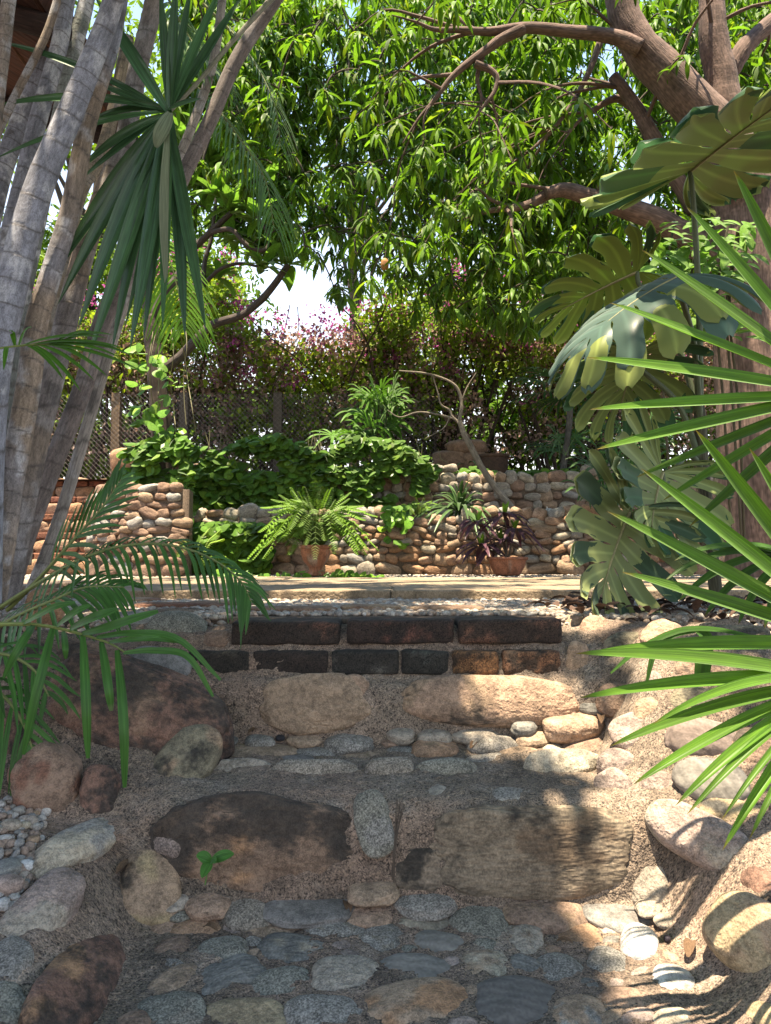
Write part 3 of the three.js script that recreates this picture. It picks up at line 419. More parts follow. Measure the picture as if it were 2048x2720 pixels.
// ───────── retaining walls of river stones, clay things, fence ─────────
const wallTones = [['tan', 0.25], ['peach', 0.25], ['orange', 0.25], ['beige', 0.2], ['brown', 0.25], ['cream', 0.2], ['grey', 0.2]];
const wallStone = wallTones.flatMap(([t, v], i) => [0, 1, 2, 3].map(k => stoneGeo({ a: V(0.5, 0, 0), b: V(0, 0.5, 0), c: V(0, 0, 0.5), seed: 500 + i * 11 + k * 3.3, detail: 2, boxy: [2.5, 3.4, 2.8, 4.2][k], lump: [0.16, 0.26, 0.32, 0.22][k], rough: 0, uvScale: 0.25, color: toneFn(t, { vary: v, f: 3 }) })));
function blockGeo(w, h, d, tone, uvS = 2) { const g = new THREE.BoxGeometry(w, h, d, Math.max(1, Math.round(w * 12)), Math.max(1, Math.round(h * 12)), Math.max(1, Math.round(d * 12))), P = g.attributes.position, u = [], c = []; for (let i = 0; i < P.count; i++) { const x = P.getX(i), y = P.getY(i), z = P.getZ(i), k = 0.85 + 0.4 * fbm(x * 6, y * 6, z * 6, 3); u.push((x + z) * uvS, (y + z * 0.5) * uvS); c.push(tone[0] * k, tone[1] * k, tone[2] * k); } g.setAttribute('uv', new THREE.Float32BufferAttribute(u, 2)); g.setAttribute('color', new THREE.Float32BufferAttribute(c, 3)); return g; }
// line: function u -> [x, z, facing angle]; stones are laid in uneven courses from y0 to y1(u)
function stoneWall(o, len, y0, y1, line, { seed = 1, wMin = 0.07, wMax = 0.17, hMin = 0.05, hMax = 0.085, tones = null, low = null, depth = 0.3, cap = true } = {}) {
  const r = rng(seed), bp = [], bi = [], bu = [], bc = [], n = Math.ceil(len / 0.08);
  for (let i = 0; i <= n; i++) { const u = i / n * len, [x, z, a] = line(u), nx = Math.sin(a), nz = Math.cos(a), t = y1(u); for (const [dy, dd] of [[0, 0], [1, 0], [1, 1], [0, 1]]) { const y = dy ? t - 0.03 : y0 - 0.05; bp.push(x + nx * (0.012 - dd * depth), y, z + nz * (0.012 - dd * depth)); bu.push(u * 2 + dd, y * 2); const k = 0.8 + 0.4 * fbm(u * 4, y * 4, seed, 3); bc.push(0.26 * k, 0.205 * k, 0.155 * k); } }
  for (let i = 0; i < n; i++) for (let k = 0; k < 4; k++) { const a = i * 4 + k, b = i * 4 + (k + 1) % 4; bi.push(a, a + 4, b, b, a + 4, b + 4); }
  for (const e of [0, n]) { const a = e * 4; bi.push(a, a + 1, a + 2, a, a + 2, a + 3); }
  mesh('mortar', geoOf(bp, bi, bu, bc), M.grit, o);
  let y = y0, row = 0; const top = Math.max(...[...Array(20)].map((_, i) => y1(i / 19 * len)));
  while (y < top - 0.01) {
    const big = row === 0 ? 1.5 : 1, h = mix(hMin, hMax, r()) * big; let u = -r() * 0.1;
    while (u < len) {
      const w = mix(wMin, wMax, Math.pow(r(), 1.4)) * big, uc = u + w / 2; u += w * 0.93; if (uc < 0.02 || uc > len - 0.02) continue; const t = y1(uc); if (y + h * 0.55 > t + 0.02) continue;
      const isTop = y + h * 1.4 > t, hh = h * (isTop ? 1.25 : 1.0) * (0.75 + 0.5 * r()), [x, z, a] = line(uc), nx = Math.sin(a), nz = Math.cos(a), kk = tones || [0, 1, 2, 3, 4, 5, 6, 0, 1, 3]; let tn = kk[Math.floor(r() * kk.length)]; if (low && y < y0 + 0.22 && r() < 0.6) tn = low[Math.floor(r() * low.length)];
      const m = mesh('stone', wallStone[tn * 4 + Math.floor(r() * 4)], M.grain, o), out = 0.012 * r() - (isTop && cap ? 0.03 : 0);
      m.position.set(x + nx * out, y + h / 2 + (r() - 0.5) * 0.03, z + nz * out); m.rotation.set((r() - 0.5) * 0.4, a + (r() - 0.5) * 0.4, (r() - 0.5) * 0.7); const gr = r() < 0.15 ? 1.2 : 0.95; m.scale.set(w * gr, hh * gr, (isTop && cap ? 0.12 : 0.07) + 0.03 * r());
    }
    y += h * 0.95; row++;
  }
}
const lowerWall = thing('stone_wall', 'low retaining wall of tan river stones behind the clay pots', 'stone wall');
stoneWall(lowerWall, 5.3, -0.02, u => 0.55 + 0.025 * Math.sin(u * 2.2) - 0.02 * sstep(3.4, 3.9, u), u => [-1.75 + u, -6.86 + 0.1 * sstep(2.8, 3.6, u) * sstep(4.6, 4.2, u), 0.02 * Math.sin(u)], { seed: 71, low: [2, 1, 0, 2, 1], wMin: 0.08, wMax: 0.2, hMin: 0.055, hMax: 0.09 });
const upperWall = thing('stone_wall', 'upper retaining wall of rounded stones with vines hanging over it', 'stone wall');
stoneWall(upperWall, 6.0, 0.5, u => 1.02 + 0.02 * Math.sin(u * 3), u => [-2.3 + u, -7.66, 0], { seed: 72, wMin: 0.1, wMax: 0.2, hMin: 0.075, hMax: 0.115, tones: [3, 3, 0, 6, 4, 5, 0] });
const buttress = thing('stone_wall', 'rounded end wall of stacked grey brown stones beside the small brick stairs', 'stone wall');
{ const R = 0.95, cx = -1.75, cz = -7.15, c0 = -1.35; stoneWall(buttress, R * 1.5, -0.02, u => mix(0.42, 0.74, sstep(0, 0.45, u)), u => { const a = c0 + u / R; return [cx + Math.sin(a) * R, cz + Math.cos(a) * R, a]; }, { seed: 73, wMin: 0.1, wMax: 0.2, hMin: 0.06, hMax: 0.095, tones: [4, 4, 0, 4, 6, 4] }); }
const farWall = thing('stone_wall', 'sunlit orange stone wall behind the small brick stairs below the fence', 'stone wall');
stoneWall(farWall, 2.6, -0.02, u => 0.98, u => [-5.0 + u, -8.1, 0.1], { seed: 74, wMin: 0.12, wMax: 0.24, hMin: 0.08, hMax: 0.13, tones: [1, 2, 0, 1, 5] });
// soil behind the walls
const soilGeo = (x0, x1, y, z0, z1) => { const n = 30, pos = [], uv = [], col = [], idx = []; for (let j = 0; j <= 12; j++) for (let i = 0; i <= n; i++) { const x = mix(x0, x1, i / n), z = mix(z0, z1, j / 12), k = 0.8 + 0.5 * fbm(x * 3, y, z * 3, 3); pos.push(x, y + 0.05 * fbm(x * 2, y, z * 2, 3), z); uv.push(x * 2, z * 2); col.push(0.09 * k, 0.065 * k, 0.045 * k); } for (let j = 0; j < 12; j++) for (let i = 0; i < n; i++) { const a = j * (n + 1) + i, b = a + n + 1; idx.push(a, b, a + 1, a + 1, b, b + 1); } return geoOf(pos, idx, uv, col); };
structure('soil_bed', soilGeo(-2.2, 3.6, 0.49, -7.68, -6.95), M.grit);
structure('soil_bed', soilGeo(-9, 9, 0.95, -13, -7.76), M.grit);
// small brick stairs
{
  const o = thing('brick_stairs', 'short flight of red brick stairs between the stone walls', 'stairs'), r = rng(81);
  for (let k = 0; k < 5; k++) {
    const y = 0.19 * k, z = -6.75 - 0.3 * k, core = mesh('step_core', blockGeo(1.3, 0.13, 0.34, [0.2, 0.13, 0.1]), M.grit, o); core.position.set(-3.25, y + 0.065, z - 0.17);
    for (let i = 0; i < 5; i++) { const b = mesh('brick', brickGeo(0.25, 0.06, 0.33, k * 9 + i * 3.1, [0.28 + 0.06 * r(), 0.12 + 0.03 * r(), 0.08], { mould: -0.05 }), M.brick, o); b.position.set(-3.77 + i * 0.26, y + 0.16, z - 0.165 + 0.02); }
    for (let i = 0; i < 6; i++) { const s = mesh('stone', wallStone[(i % 2 ? 2 : 1) * 4 + i % 4], M.grain, o); s.position.set(-3.78 + i * 0.21, y + 0.066, z + 0.005); s.scale.set(0.2, 0.12, 0.08); s.rotation.z = (r() - 0.5) * 0.3; }
  }
}
{ const o = thing('plastered_garden_wall', 'rounded orange plastered wall end beside the chain link fence', 'clay wall'), p = W(345, 1225, 7.5), c = toneFn([0.42, 0.235, 0.125], { vary: 0.15 });
  const g = stoneGeo({ a: V(0.17, 0.02, 0), b: V(-0.02, 0.13, 0), c: V(0, 0, 0.17), seed: 611, detail: 10, boxy: 3.4, lump: 0.06, color: c }); mesh('rounded_end', g, M.clay, o).position.copy(p);
  const g2 = stoneGeo({ a: V(0.26, 0.05, 0), b: V(-0.02, 0.16, 0), c: V(0, 0, 0.14), seed: 613, detail: 9, boxy: 3.6, lump: 0.05, color: c }); mesh('top_slope', g2, M.clay, o).position.copy(W(412, 1212, 7.55)); }
// pots turned on a wheel
function potGeo(pts, color, seed) { const g = new THREE.LatheGeometry(pts.map(p => new THREE.Vector2(...p)), 40), P = g.attributes.position, col = [], uv = []; for (let i = 0; i < P.count; i++) { const x = P.getX(i), y = P.getY(i), z = P.getZ(i), c = color(V(x, y, z), null, seed); col.push(...c); uv.push(Math.atan2(z, x) * 0.3, y * 2); } g.setAttribute('color', new THREE.Float32BufferAttribute(col, 3)); g.setAttribute('uv', new THREE.Float32BufferAttribute(uv, 2)); return g; }
const terra = toneFn([0.36, 0.145, 0.075], { vary: 0.2, second: [0.42, 0.3, 0.22], st: 0.2, sf: 12 });
const fernPotAt = W(838, 1536, 6.05), bowlAt = W(1348, 1523, 6.35); fernPotAt.y = 0.0; bowlAt.y = 0.0;
const fernPot = thing('clay_pot', 'terracotta urn pot holding the big green fern', 'plant pot'); fernPot.position.copy(fernPotAt);
mesh('body', potGeo([[0.001, 0.008], [0.07, 0.006], [0.075, 0.02], [0.05, 0.05], [0.055, 0.075], [0.1, 0.13], [0.118, 0.19], [0.12, 0.225], [0.104, 0.225], [0.1, 0.19]], terra, 3), M.clay, fernPot);
mesh('rim', potGeo([[0.115, 0.222], [0.129, 0.222], [0.133, 0.236], [0.129, 0.252], [0.112, 0.252], [0.108, 0.235]], terra, 5), M.clay, fernPot);
mesh('soil', potGeo([[0.001, 0.232], [0.11, 0.23]], () => [0.05, 0.035, 0.025], 6), M.grit, fernPot);
const bowl = thing('clay_pot', 'wide terracotta bowl pot holding the purple leaved plant', 'plant pot'); bowl.position.copy(bowlAt);
mesh('body', potGeo([[0.001, 0.004], [0.098, 0.003], [0.11, 0.015], [0.138, 0.07], [0.159, 0.135], [0.148, 0.138], [0.138, 0.12]], terra, 8), M.clay, bowl);
mesh('rim', potGeo([[0.155, 0.132], [0.17, 0.134], [0.174, 0.147], [0.168, 0.158], [0.15, 0.157], [0.146, 0.14]], terra, 9), M.clay, bowl);
mesh('soil', potGeo([[0.001, 0.138], [0.15, 0.136]], () => [0.05, 0.035, 0.025], 6), M.grit, bowl);
const wallPot = thing('clay_pot', 'small terracotta flower pot on the upper wall among vine leaves', 'plant pot'); wallPot.position.copy(W(879, 1253, 7.75)).setY(1.0);
mesh('body', potGeo([[0.001, 0.004], [0.035, 0.003], [0.048, 0.1], [0.042, 0.1]], terra, 12), M.clay, wallPot); mesh('rim', potGeo([[0.046, 0.098], [0.056, 0.099], [0.058, 0.125], [0.048, 0.126]], terra, 13), M.clay, wallPot);
const darkPot = thing('clay_pot', 'dark brown clay planter standing on the upper bed behind the leaning trunk', 'plant pot'); darkPot.position.copy(W(1312, 1262, 8.3)).setY(0.98);
mesh('body', potGeo([[0.001, 0.004], [0.11, 0.003], [0.15, 0.12], [0.16, 0.26], [0.14, 0.26]], toneFn([0.08, 0.045, 0.03]), 14), M.clay, darkPot); mesh('rim', potGeo([[0.155, 0.255], [0.175, 0.257], [0.177, 0.29], [0.15, 0.29]], toneFn([0.09, 0.05, 0.03]), 15), M.clay, darkPot);
// rough stone blocks beside it
[[1195, 1222, 90, 52], [1258, 1228, 80, 60], [1238, 1188, 110, 40]].forEach(([x, y, w, h], i) => { const d = 8.4, k = d / F, m = mesh(numbered('stone_block'), stoneGeo({ a: V(w / 2 * k, 0, 0), b: V(0, h / 2 * k, 0), c: V(0, 0, 0.1), seed: 620 + i, detail: 8, boxy: 3.4, lump: 0.12, color: toneFn('brown', { mould: 0 }) }), M.grain, scene); m.position.copy(W(x, y, d)); m.userData = { label: ['rough brown stone block under the strap leaved plant on the upper bed', 'rough brown stone block against the dark clay planter', 'flat brown stone block lying on top of the two others'][i], category: 'stone block' }; });
// conch shell
{
  const o = thing('seashell', 'white spiky conch shell lying on top of the low stone wall', 'seashell'); o.position.copy(W(1458, 1362, 6.95)).setY(0.575);
  const g = stoneGeo({ a: V(0.06, 0.012, 0), b: V(0, 0.03, 0), c: V(0, 0, 0.035), seed: 640, detail: 12, boxy: 2, lump: 0.1, color: toneFn('white', { vary: 0.1 }) }), P = g.attributes.position; for (let i = 0; i < P.count; i++) { const x = P.getX(i), s = mix(1, 0.25, sstep(0, 0.06, x)); P.setY(i, P.getY(i) * s); P.setZ(i, P.getZ(i) * s); } g.computeVertexNormals(); mesh('body', g, M.smooth, o);
  for (let k = 0; k < 6; k++) { const a = k / 6 * Math.PI * 1.2 - 0.3, m = mesh('spike', new THREE.ConeGeometry(0.008, 0.03, 7).translate(0, 0.012, 0), plain('shell', 0.6, 0.57, 0.52, 0.6), o); m.position.set(-0.03 + 0.008 * k, 0.024 * Math.sin(a + 0.6), 0.028 * Math.cos(a + 0.6)); m.rotation.set(1.2 - a, 0, 0.25); }
}
// chain link fence on concrete posts
{
  const o = thing('chain_link_fence', 'chain link fence on tan concrete posts under the bougainvillea', 'fence'), z = -9.0, x0 = -5.2, x1 = 0.6, y0 = 0.98, y1 = 2.1, st = 0.06, list = [];
  const wire = (a, b) => list.push(tubeGeo([a, a.clone().lerp(b, 0.5), b], () => 0.0018, { seg: 1, sides: 3, cap: false }));
  for (let d = -(y1 - y0); d < x1 - x0; d += st) { const xa = Math.max(x0, x0 + d), xb = Math.min(x1, x0 + d + (y1 - y0)); if (xb <= xa) continue; wire(V(xa, y0 + (xa - x0 - d), z), V(xb, y0 + (xb - x0 - d), z)); wire(V(xa, y1 - (xa - x0 - d), z + 0.003), V(xb, y1 - (xb - x0 - d), z + 0.003)); }
  const wm = new THREE.MeshStandardMaterial({ color: 0x77706a, roughness: 0.5, metalness: 0.6, vertexColors: true }); wm.name = 'wire'; stuff(mesh('wire_netting', merged(list), wm, o));
  for (const px of [302, 484, 735]) { const m = mesh('post', blockGeo(0.1, 1.25, 0.1, px < 400 ? [0.4, 0.29, 0.18] : [0.2, 0.17, 0.13]), M.grit, o), p = W(px, 1200, -z); m.position.set(p.x, 1.5, z - 0.08); }
}
// ───────── leaf tools ─────────
const lance = (L = 1, w = 0.11, sag = 0.12, fold = 0.25, seg = 5) => ribbonGeo(bend(V(0, 0, 0), V(0, L, 0), 0, 4, V(0, 0, sag * L)), t => w * L * Math.pow(Math.sin(Math.PI * clamp(t * 0.96 + 0.03)), 0.8), V(0, 0, 1), { fold, seg });
const oval = (w = 0.3, seg = 5, fold = 0.2, sag = 0.08) => ribbonGeo(bend(V(0, 0, 0), V(0, 1, 0), 0, 4, V(0, 0, sag)), t => w * Math.pow(Math.sin(Math.PI * Math.pow(clamp(t * 0.97 + 0.02), 0.85)), 0.65), V(0, 0, 1), { fold, seg });
function heart(w = 0.42) {
  const pos = [0, 0.06, 0.02], uv = [0.5, 0], col = [1, 1, 1], idx = [], n = 14;
  for (let i = 0; i <= n; i++) { const a = (i / n - 0.5) * 2 * Math.PI * 0.93, r = (0.55 + 0.28 * Math.cos(a)) * (1 - 0.1 * Math.cos(2 * a)), x = Math.sin(a) * w * (0.75 + 0.35 * Math.cos(a * 0.5)), y = 0.12 + 0.88 * (0.5 + 0.5 * Math.cos(a)) * 1 - 0.18 * Math.pow(Math.sin(a / 2), 6) - 0.0 * r; pos.push(x, y, -0.22 * x * x / w - 0.1 * y * y); uv.push(0.5 + x, y); col.push(1, 1, 1); if (i) idx.push(0, i + 1, i); }
  return geoOf(pos, idx, uv, col);
}
const _m = new THREE.Matrix4(), _x = V(), _y = V(), _z = V();
// copies of one leaf: list of [position, axis, up, size, [r,g,b], widthScale]
function leaves(name, parent, geo, mat, list, label) {
  const im = new THREE.InstancedMesh(geo, mat, list.length), c = new THREE.Color();
  list.forEach(([p, ax, up, s, k, ws], i) => {
    _y.copy(ax).normalize(); _x.crossVectors(_y, up); if (_x.lengthSq() < 1e-6) _x.set(1, 0, 0); _x.normalize(); _z.crossVectors(_x, _y);
    const f = s * (ws || 1); _m.makeBasis(_x.clone().multiplyScalar(f), _y.clone().multiplyScalar(s), _z.clone().multiplyScalar(s)).setPosition(p); im.setMatrixAt(i, _m); im.setColorAt(i, c.setRGB(...(k || [1, 1, 1])));
  });
  im.name = name; im.castShadow = im.receiveShadow = true; im.userData = { kind: 'stuff' }; if (label) im.userData.label = label; parent.add(im); return im;
}
const rv = (r, s = 1) => V((r() - 0.5) * 2 * s, (r() - 0.5) * 2 * s, (r() - 0.5) * 2 * s);
function inPoly(x, y, q) { let c = false; for (let i = 0, j = q.length - 1; i < q.length; j = i++) if ((q[i][1] > y) !== (q[j][1] > y) && x < (q[j][0] - q[i][0]) * (y - q[i][1]) / (q[j][1] - q[i][1]) + q[i][0]) c = !c; return c; }
const woodTone = (c, f = 8, v = 0.35) => (t, a, p) => { const k = 1 + v * 2 * fbm(p.x * f, p.y * f * 0.4, p.z * f, 3); return [c[0] * k, c[1] * k, c[2] * k]; };
function branchGeo(pts, r0, r1, tone, o = {}) { return tubeGeo(pts, (t, a) => mix(r0, r1, t) * (1 + (o.knob ?? 0.1) * 2 * fbm(t * (o.kf || 9) + r0 * 99, Math.cos(a) * 0.8, Math.sin(a) * 0.8, 2)), { seg: o.seg || 24, sides: o.sides || 10, color: woodTone(tone, 8, o.vary ?? 0.3), uvAround: o.ua || Math.max(1, Math.round(r0 * 12)), uvPerMetre: 1.5 }); }
// a fan leaf: n pointed fingers from one hub
function fanFingers(hub, axis, up, n, len, half, spread, sag, r, colr) { const out = []; const side = V().crossVectors(axis, up).normalize(); for (let i = 0; i < n; i++) { const a = (i / (n - 1) - 0.5) * spread + (r() - 0.5) * 0.08, d = axis.clone().multiplyScalar(Math.cos(a)).addScaledVector(side, Math.sin(a)).normalize(), L = len * (0.8 + 0.2 * Math.cos(a * 0.7)) * (0.9 + 0.2 * r()); const e = hub.clone().addScaledVector(d, L).addScaledVector(up, 0.03 * L); const pts = [hub.clone(), hub.clone().lerp(e, 0.35), hub.clone().lerp(e, 0.7), e]; pts[2].y -= sag * L * 0.25; pts[3].y -= sag * L; out.push(ribbonGeo(pts, t => half * Math.pow(Math.sin(Math.PI * clamp(t * 0.9 + 0.09)), 0.6), up, { fold: 0.3, seg: 7, color: () => colr || [1, 1, 1], uvS: 0.25, uvOff: r() })); } return out; }
// a feather frond: rachis through pts, leaflets on both sides
function frondLeaflets(pts, n, len, half, up, r, { droop = 0.35, from = 0.12, fwd = 0.75, seg = 6, lift = 0.15, colr = () => [1, 1, 1] } = {}) {
  const c = curveOf(pts), out = [];
  for (let i = 0; i < n; i++) for (const s of [-1, 1]) {
    const t = from + (1 - from) * (i + 0.3 + 0.3 * r()) / n, p = c.getPoint(t), T = c.getTangent(t), side = V().crossVectors(T, up).normalize().multiplyScalar(s), nn = V().crossVectors(side, T).multiplyScalar(s).normalize();
    const L = len * (0.55 + 0.45 * Math.sin(Math.PI * Math.pow(t, 0.8))) * (0.88 + 0.24 * r()) * (t > 0.9 ? 0.7 : 1), d = side.clone().addScaledVector(T, fwd * (0.6 + 0.8 * t)).addScaledVector(nn, lift).normalize();
    const q = []; for (let k = 0; k <= 4; k++) { const u = k / 4, a = p.clone().addScaledVector(d, L * u); a.y -= droop * L * u * u * (0.8 + 0.4 * r()); q.push(a); }
    const cc = colr(); out.push(ribbonGeo(q, u => half * Math.pow(Math.sin(Math.PI * clamp(u * 0.88 + 0.11)), 0.55), nn, { fold: 0.25, seg, color: () => cc, uvS: 0.25, uvOff: r() }));
  }
  return out;
}
// ───────── sun gaps ─────────
// places that the sun reaches through gaps in the crown: [point, radius of the gap]
const gaps = [];
const gap = (px, py, d, r) => gaps.push([W(px, py, d), r]);
const gapS = (px, py, r) => { const h = surfaceAt(px, py); if (h) gaps.push([h.p, r]); };
for (const [x, y, r] of [[1300, 1840, 0.07], [1420, 1840, 0.05], [1240, 1950, 0.05], [1420, 1960, 0.05], [1300, 2010, 0.035], [1500, 1915, 0.06], [1560, 2020, 0.06], [1440, 2030, 0.035], [1650, 2030, 0.06], [1700, 1935, 0.07], [1640, 2120, 0.05], [1870, 1960, 0.08], [1860, 2060, 0.07], [1830, 2190, 0.08], [1900, 2260, 0.08], [1480, 2200, 0.035], [1500, 2280, 0.035], [1700, 2300, 0.05], [1640, 2340, 0.05], [1990, 2420, 0.07], [1980, 2520, 0.06], [1600, 2470, 0.05], [1690, 2510, 0.07], [1760, 2580, 0.08], [1830, 2660, 0.09], [1700, 2700, 0.03], [1560, 1660, 0.06], [1750, 1690, 0.06], [1350, 1640, 0.06]]) gapS(x, y, r);
for (const [x, y, d, r] of [[1800, 860, 1.3, 0.09], [1950, 960, 1.3, 0.09], [1750, 1000, 1.3, 0.1], [1900, 1080, 1.3, 0.09], [1700, 1150, 1.3, 0.06], [1900, 700, 1.3, 0.09], [2000, 600, 1.3, 0.07], [1950, 1260, 1.2, 0.08], [1800, 1340, 1.2, 0.08], [1750, 1430, 1.2, 0.08], [1900, 1530, 1.2, 0.09], [1950, 1480, 1.2, 0.09], [1850, 1780, 1.2, 0.07], [1750, 1820, 1.2, 0.07], [1850, 1920, 1.2, 0.07], [1750, 2000, 1.2, 0.06], [1950, 1900, 1.2, 0.07], [1620, 800, 2.4, 0.12], [1700, 700, 2.5, 0.12], [1520, 800, 2.4, 0.1], [1780, 840, 2.4, 0.1], [1640, 900, 2.4, 0.08], [1780, 180, 5, 0.2], [1890, 520, 5, 0.2], [1870, 600, 5, 0.15], [1930, 180, 5, 0.15], [1640, 20, 5, 0.15]]) gap(x, y, d, r);
{ const r = rng(151); for (let i = 0; i < 30; i++) gaps.push([V(mix(-1.6, 3.2, r()), 0, mix(-2.5, -5.0, r())), 0.07 + 0.12 * r()]); for (const [x, y, rr] of [[1090, 1500, 0.2], [1190, 1495, 0.16], [1020, 1480, 0.1], [1130, 1400, 0.1], [1380, 1380, 0.12], [1500, 1400, 0.14], [520, 1430, 0.2], [1110, 1330, 0.15], [1340, 1440, 0.1]]) gap(x, y, 6.6, rr); for (const [x, y, rr] of [[850, 1420, 0.3], [740, 1420, 0.25], [950, 1430, 0.2], [835, 1360, 0.25]]) gap(x, y, 6.0, rr); for (const [x, y, rr] of [[480, 1230, 0.25], [700, 1220, 0.3], [620, 1260, 0.2], [900, 1220, 0.2], [1000, 1150, 0.35], [980, 1080, 0.25], [1040, 1260, 0.15], [800, 1290, 0.12], [380, 950, 0.3], [450, 1130, 0.2]]) gap(x, y, 7.5, rr * 1.5); for (let i = 0; i < 34; i++) gaps.push([V(mix(-3.2, 3.2, r()), mix(0.6, 1.2, r()), mix(-6.6, -8.2, r())), 0.12 + 0.22 * r()]); for (const [x, y] of [[180, 1300], [250, 1300], [150, 1420], [240, 1400]]) gap(x, y, 7.2, 0.22); }
const _w = V();
function blocked(p, extra = 0.035) { for (const [q, r] of gaps) { _w.subVectors(p, q); const t = _w.dot(SUN); if (t > 0.15 && _w.lengthSq() - t * t < (r + extra) * (r + extra)) return true; } return false; }
// ───────── planting at the wall ─────────
const L = {
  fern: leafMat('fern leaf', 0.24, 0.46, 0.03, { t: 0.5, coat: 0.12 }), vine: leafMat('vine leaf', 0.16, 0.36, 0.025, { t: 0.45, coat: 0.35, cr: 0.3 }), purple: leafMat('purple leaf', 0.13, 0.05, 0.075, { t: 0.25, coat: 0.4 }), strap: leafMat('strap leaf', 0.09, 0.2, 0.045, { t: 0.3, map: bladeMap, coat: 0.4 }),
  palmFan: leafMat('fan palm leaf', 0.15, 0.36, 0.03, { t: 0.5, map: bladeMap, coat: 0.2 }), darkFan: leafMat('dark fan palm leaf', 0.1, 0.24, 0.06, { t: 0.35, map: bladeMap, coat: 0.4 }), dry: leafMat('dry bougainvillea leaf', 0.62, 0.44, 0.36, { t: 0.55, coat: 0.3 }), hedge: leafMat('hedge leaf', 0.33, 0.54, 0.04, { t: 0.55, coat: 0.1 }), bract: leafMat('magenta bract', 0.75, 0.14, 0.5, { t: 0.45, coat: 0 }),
  plum: leafMat('frangipani leaf', 0.22, 0.45, 0.04, { t: 0.55, coat: 0.15 }), mango: leafMat('mango leaf', 0.22, 0.45, 0.02, { t: 0.6, coat: 0.25 }), far: leafMat('far tree leaf', 0.26, 0.46, 0.04, { t: 0.55, coat: 0 }), wood: M.bark,
};
function fernFrondGeo(base, dir, len, arch, half, r, tint) {
  const up = V(0, 1, 0), e = base.clone().addScaledVector(dir, len), mid = base.clone().lerp(e, 0.5); mid.y += arch * len; e.y -= arch * len * 0.9; const c = new THREE.CatmullRomCurve3([base, mid.clone().lerp(base, 0.5).add(V(0, arch * len * 0.2, 0)), mid, e.clone().lerp(mid, 0.35), e], false, 'centripetal'), list = [], n = 26;
  list.push(tubeGeo(c.getPoints(6), t => 0.0022 * (1 - 0.7 * t), { seg: 8, sides: 4, color: () => [0.7, 0.6, 0.4] }));
  for (let i = 2; i < n; i++) for (const s of [-1, 1]) { const t = i / n, p = c.getPoint(t), T = c.getTangent(t), side = V().crossVectors(T, up).normalize().multiplyScalar(s), w = half * Math.pow(Math.sin(Math.PI * clamp(t * 0.9 + 0.07)), 0.6), q = p.clone().addScaledVector(side, w).addScaledVector(T, w * 0.3); q.y -= w * 0.45; list.push(ribbonGeo([p, p.clone().lerp(q, 0.5), q], u => len / n * 0.55 * (1 - 0.7 * u), up, { seg: 2, fold: 0.1, color: () => tint })); }
  return merged(list);
}
function fernPlant(name, label, at, n, len, half, seed, { spread = 1, tint = [1, 1, 1], group } = {}) {
  const o = thing(name, label, 'fern', group), r = rng(seed); o.position.copy(at);
  for (let i = 0; i < n; i++) { const a = i / n * Math.PI * 2 * 3.618 + r(), el = mix(0.05, 1.35, Math.pow(r(), 0.8)), d = V(Math.cos(a) * Math.cos(el) * spread, Math.sin(el), Math.sin(a) * Math.cos(el) * spread).normalize(), k = 0.75 + 0.5 * r(); mesh('frond', fernFrondGeo(V(d.x * 0.05, 0, d.z * 0.05), d, len * (0.5 + 0.65 * r()), mix(0.36, 0.08, el / 1.4), half, r, [tint[0] * k, tint[1] * k, tint[2] * k]), L.fern, o); }
  return o;
}
fernPlant('potted_fern', 'large bright green sword fern arching out of the terracotta urn', fernPotAt.clone().add(V(0, 0.24, 0)), 175, 0.52, 0.038, 91);
fernPlant('fern', 'yellow green fern growing at the foot of the vine covered wall', W(520, 1505, 6.5).setY(0.02), 26, 0.5, 0.04, 92, { tint: [1.25, 1.1, 0.7] });
fernPlant('fern', 'small light green fern on top of the low stone wall', W(1112, 1352, 7.0).setY(0.54), 22, 0.2, 0.022, 93, { tint: [1.1, 1.1, 0.8] });
// strap leaved plants
function strapPlant(label, at, n, len, half, seed, mat = L.strap, tint = null) {
  const o = thing('strap_leaved_plant', label, 'plant'), r = rng(seed); o.position.copy(at);
  for (let i = 0; i < n; i++) { const a = r() * 6.283, el = mix(0.3, 1.4, r()), l = len * (0.7 + 0.5 * r()), d = V(Math.cos(a) * Math.cos(el), Math.sin(el), Math.sin(a) * Math.cos(el)), q = []; for (let k = 0; k <= 5; k++) { const u = k / 5, p = d.clone().multiplyScalar(l * u); p.y -= l * u * u * mix(0.35, 0.95, 1 - el / 1.6); q.push(p); } const c = 0.75 + 0.5 * r(); mesh('leaf', ribbonGeo(q, u => half * Math.pow(Math.sin(Math.PI * clamp(u * 0.8 + 0.18)), 0.6), V(0, 1, 0.3), { seg: 8, fold: 0.35, color: () => tint || [c, c, c], uvS: 0.2, uvOff: r() }), mat, o); }
  return o;
}
strapPlant('dark green strap leaved lily arching over the low stone wall', W(1222, 1345, 7.05).setY(0.56), 64, 0.5, 0.019, 94);
strapPlant('strap leaved plant on the upper bed behind the leaning trunk', W(1240, 1190, 8.4).setY(1.12), 26, 0.45, 0.014, 95);
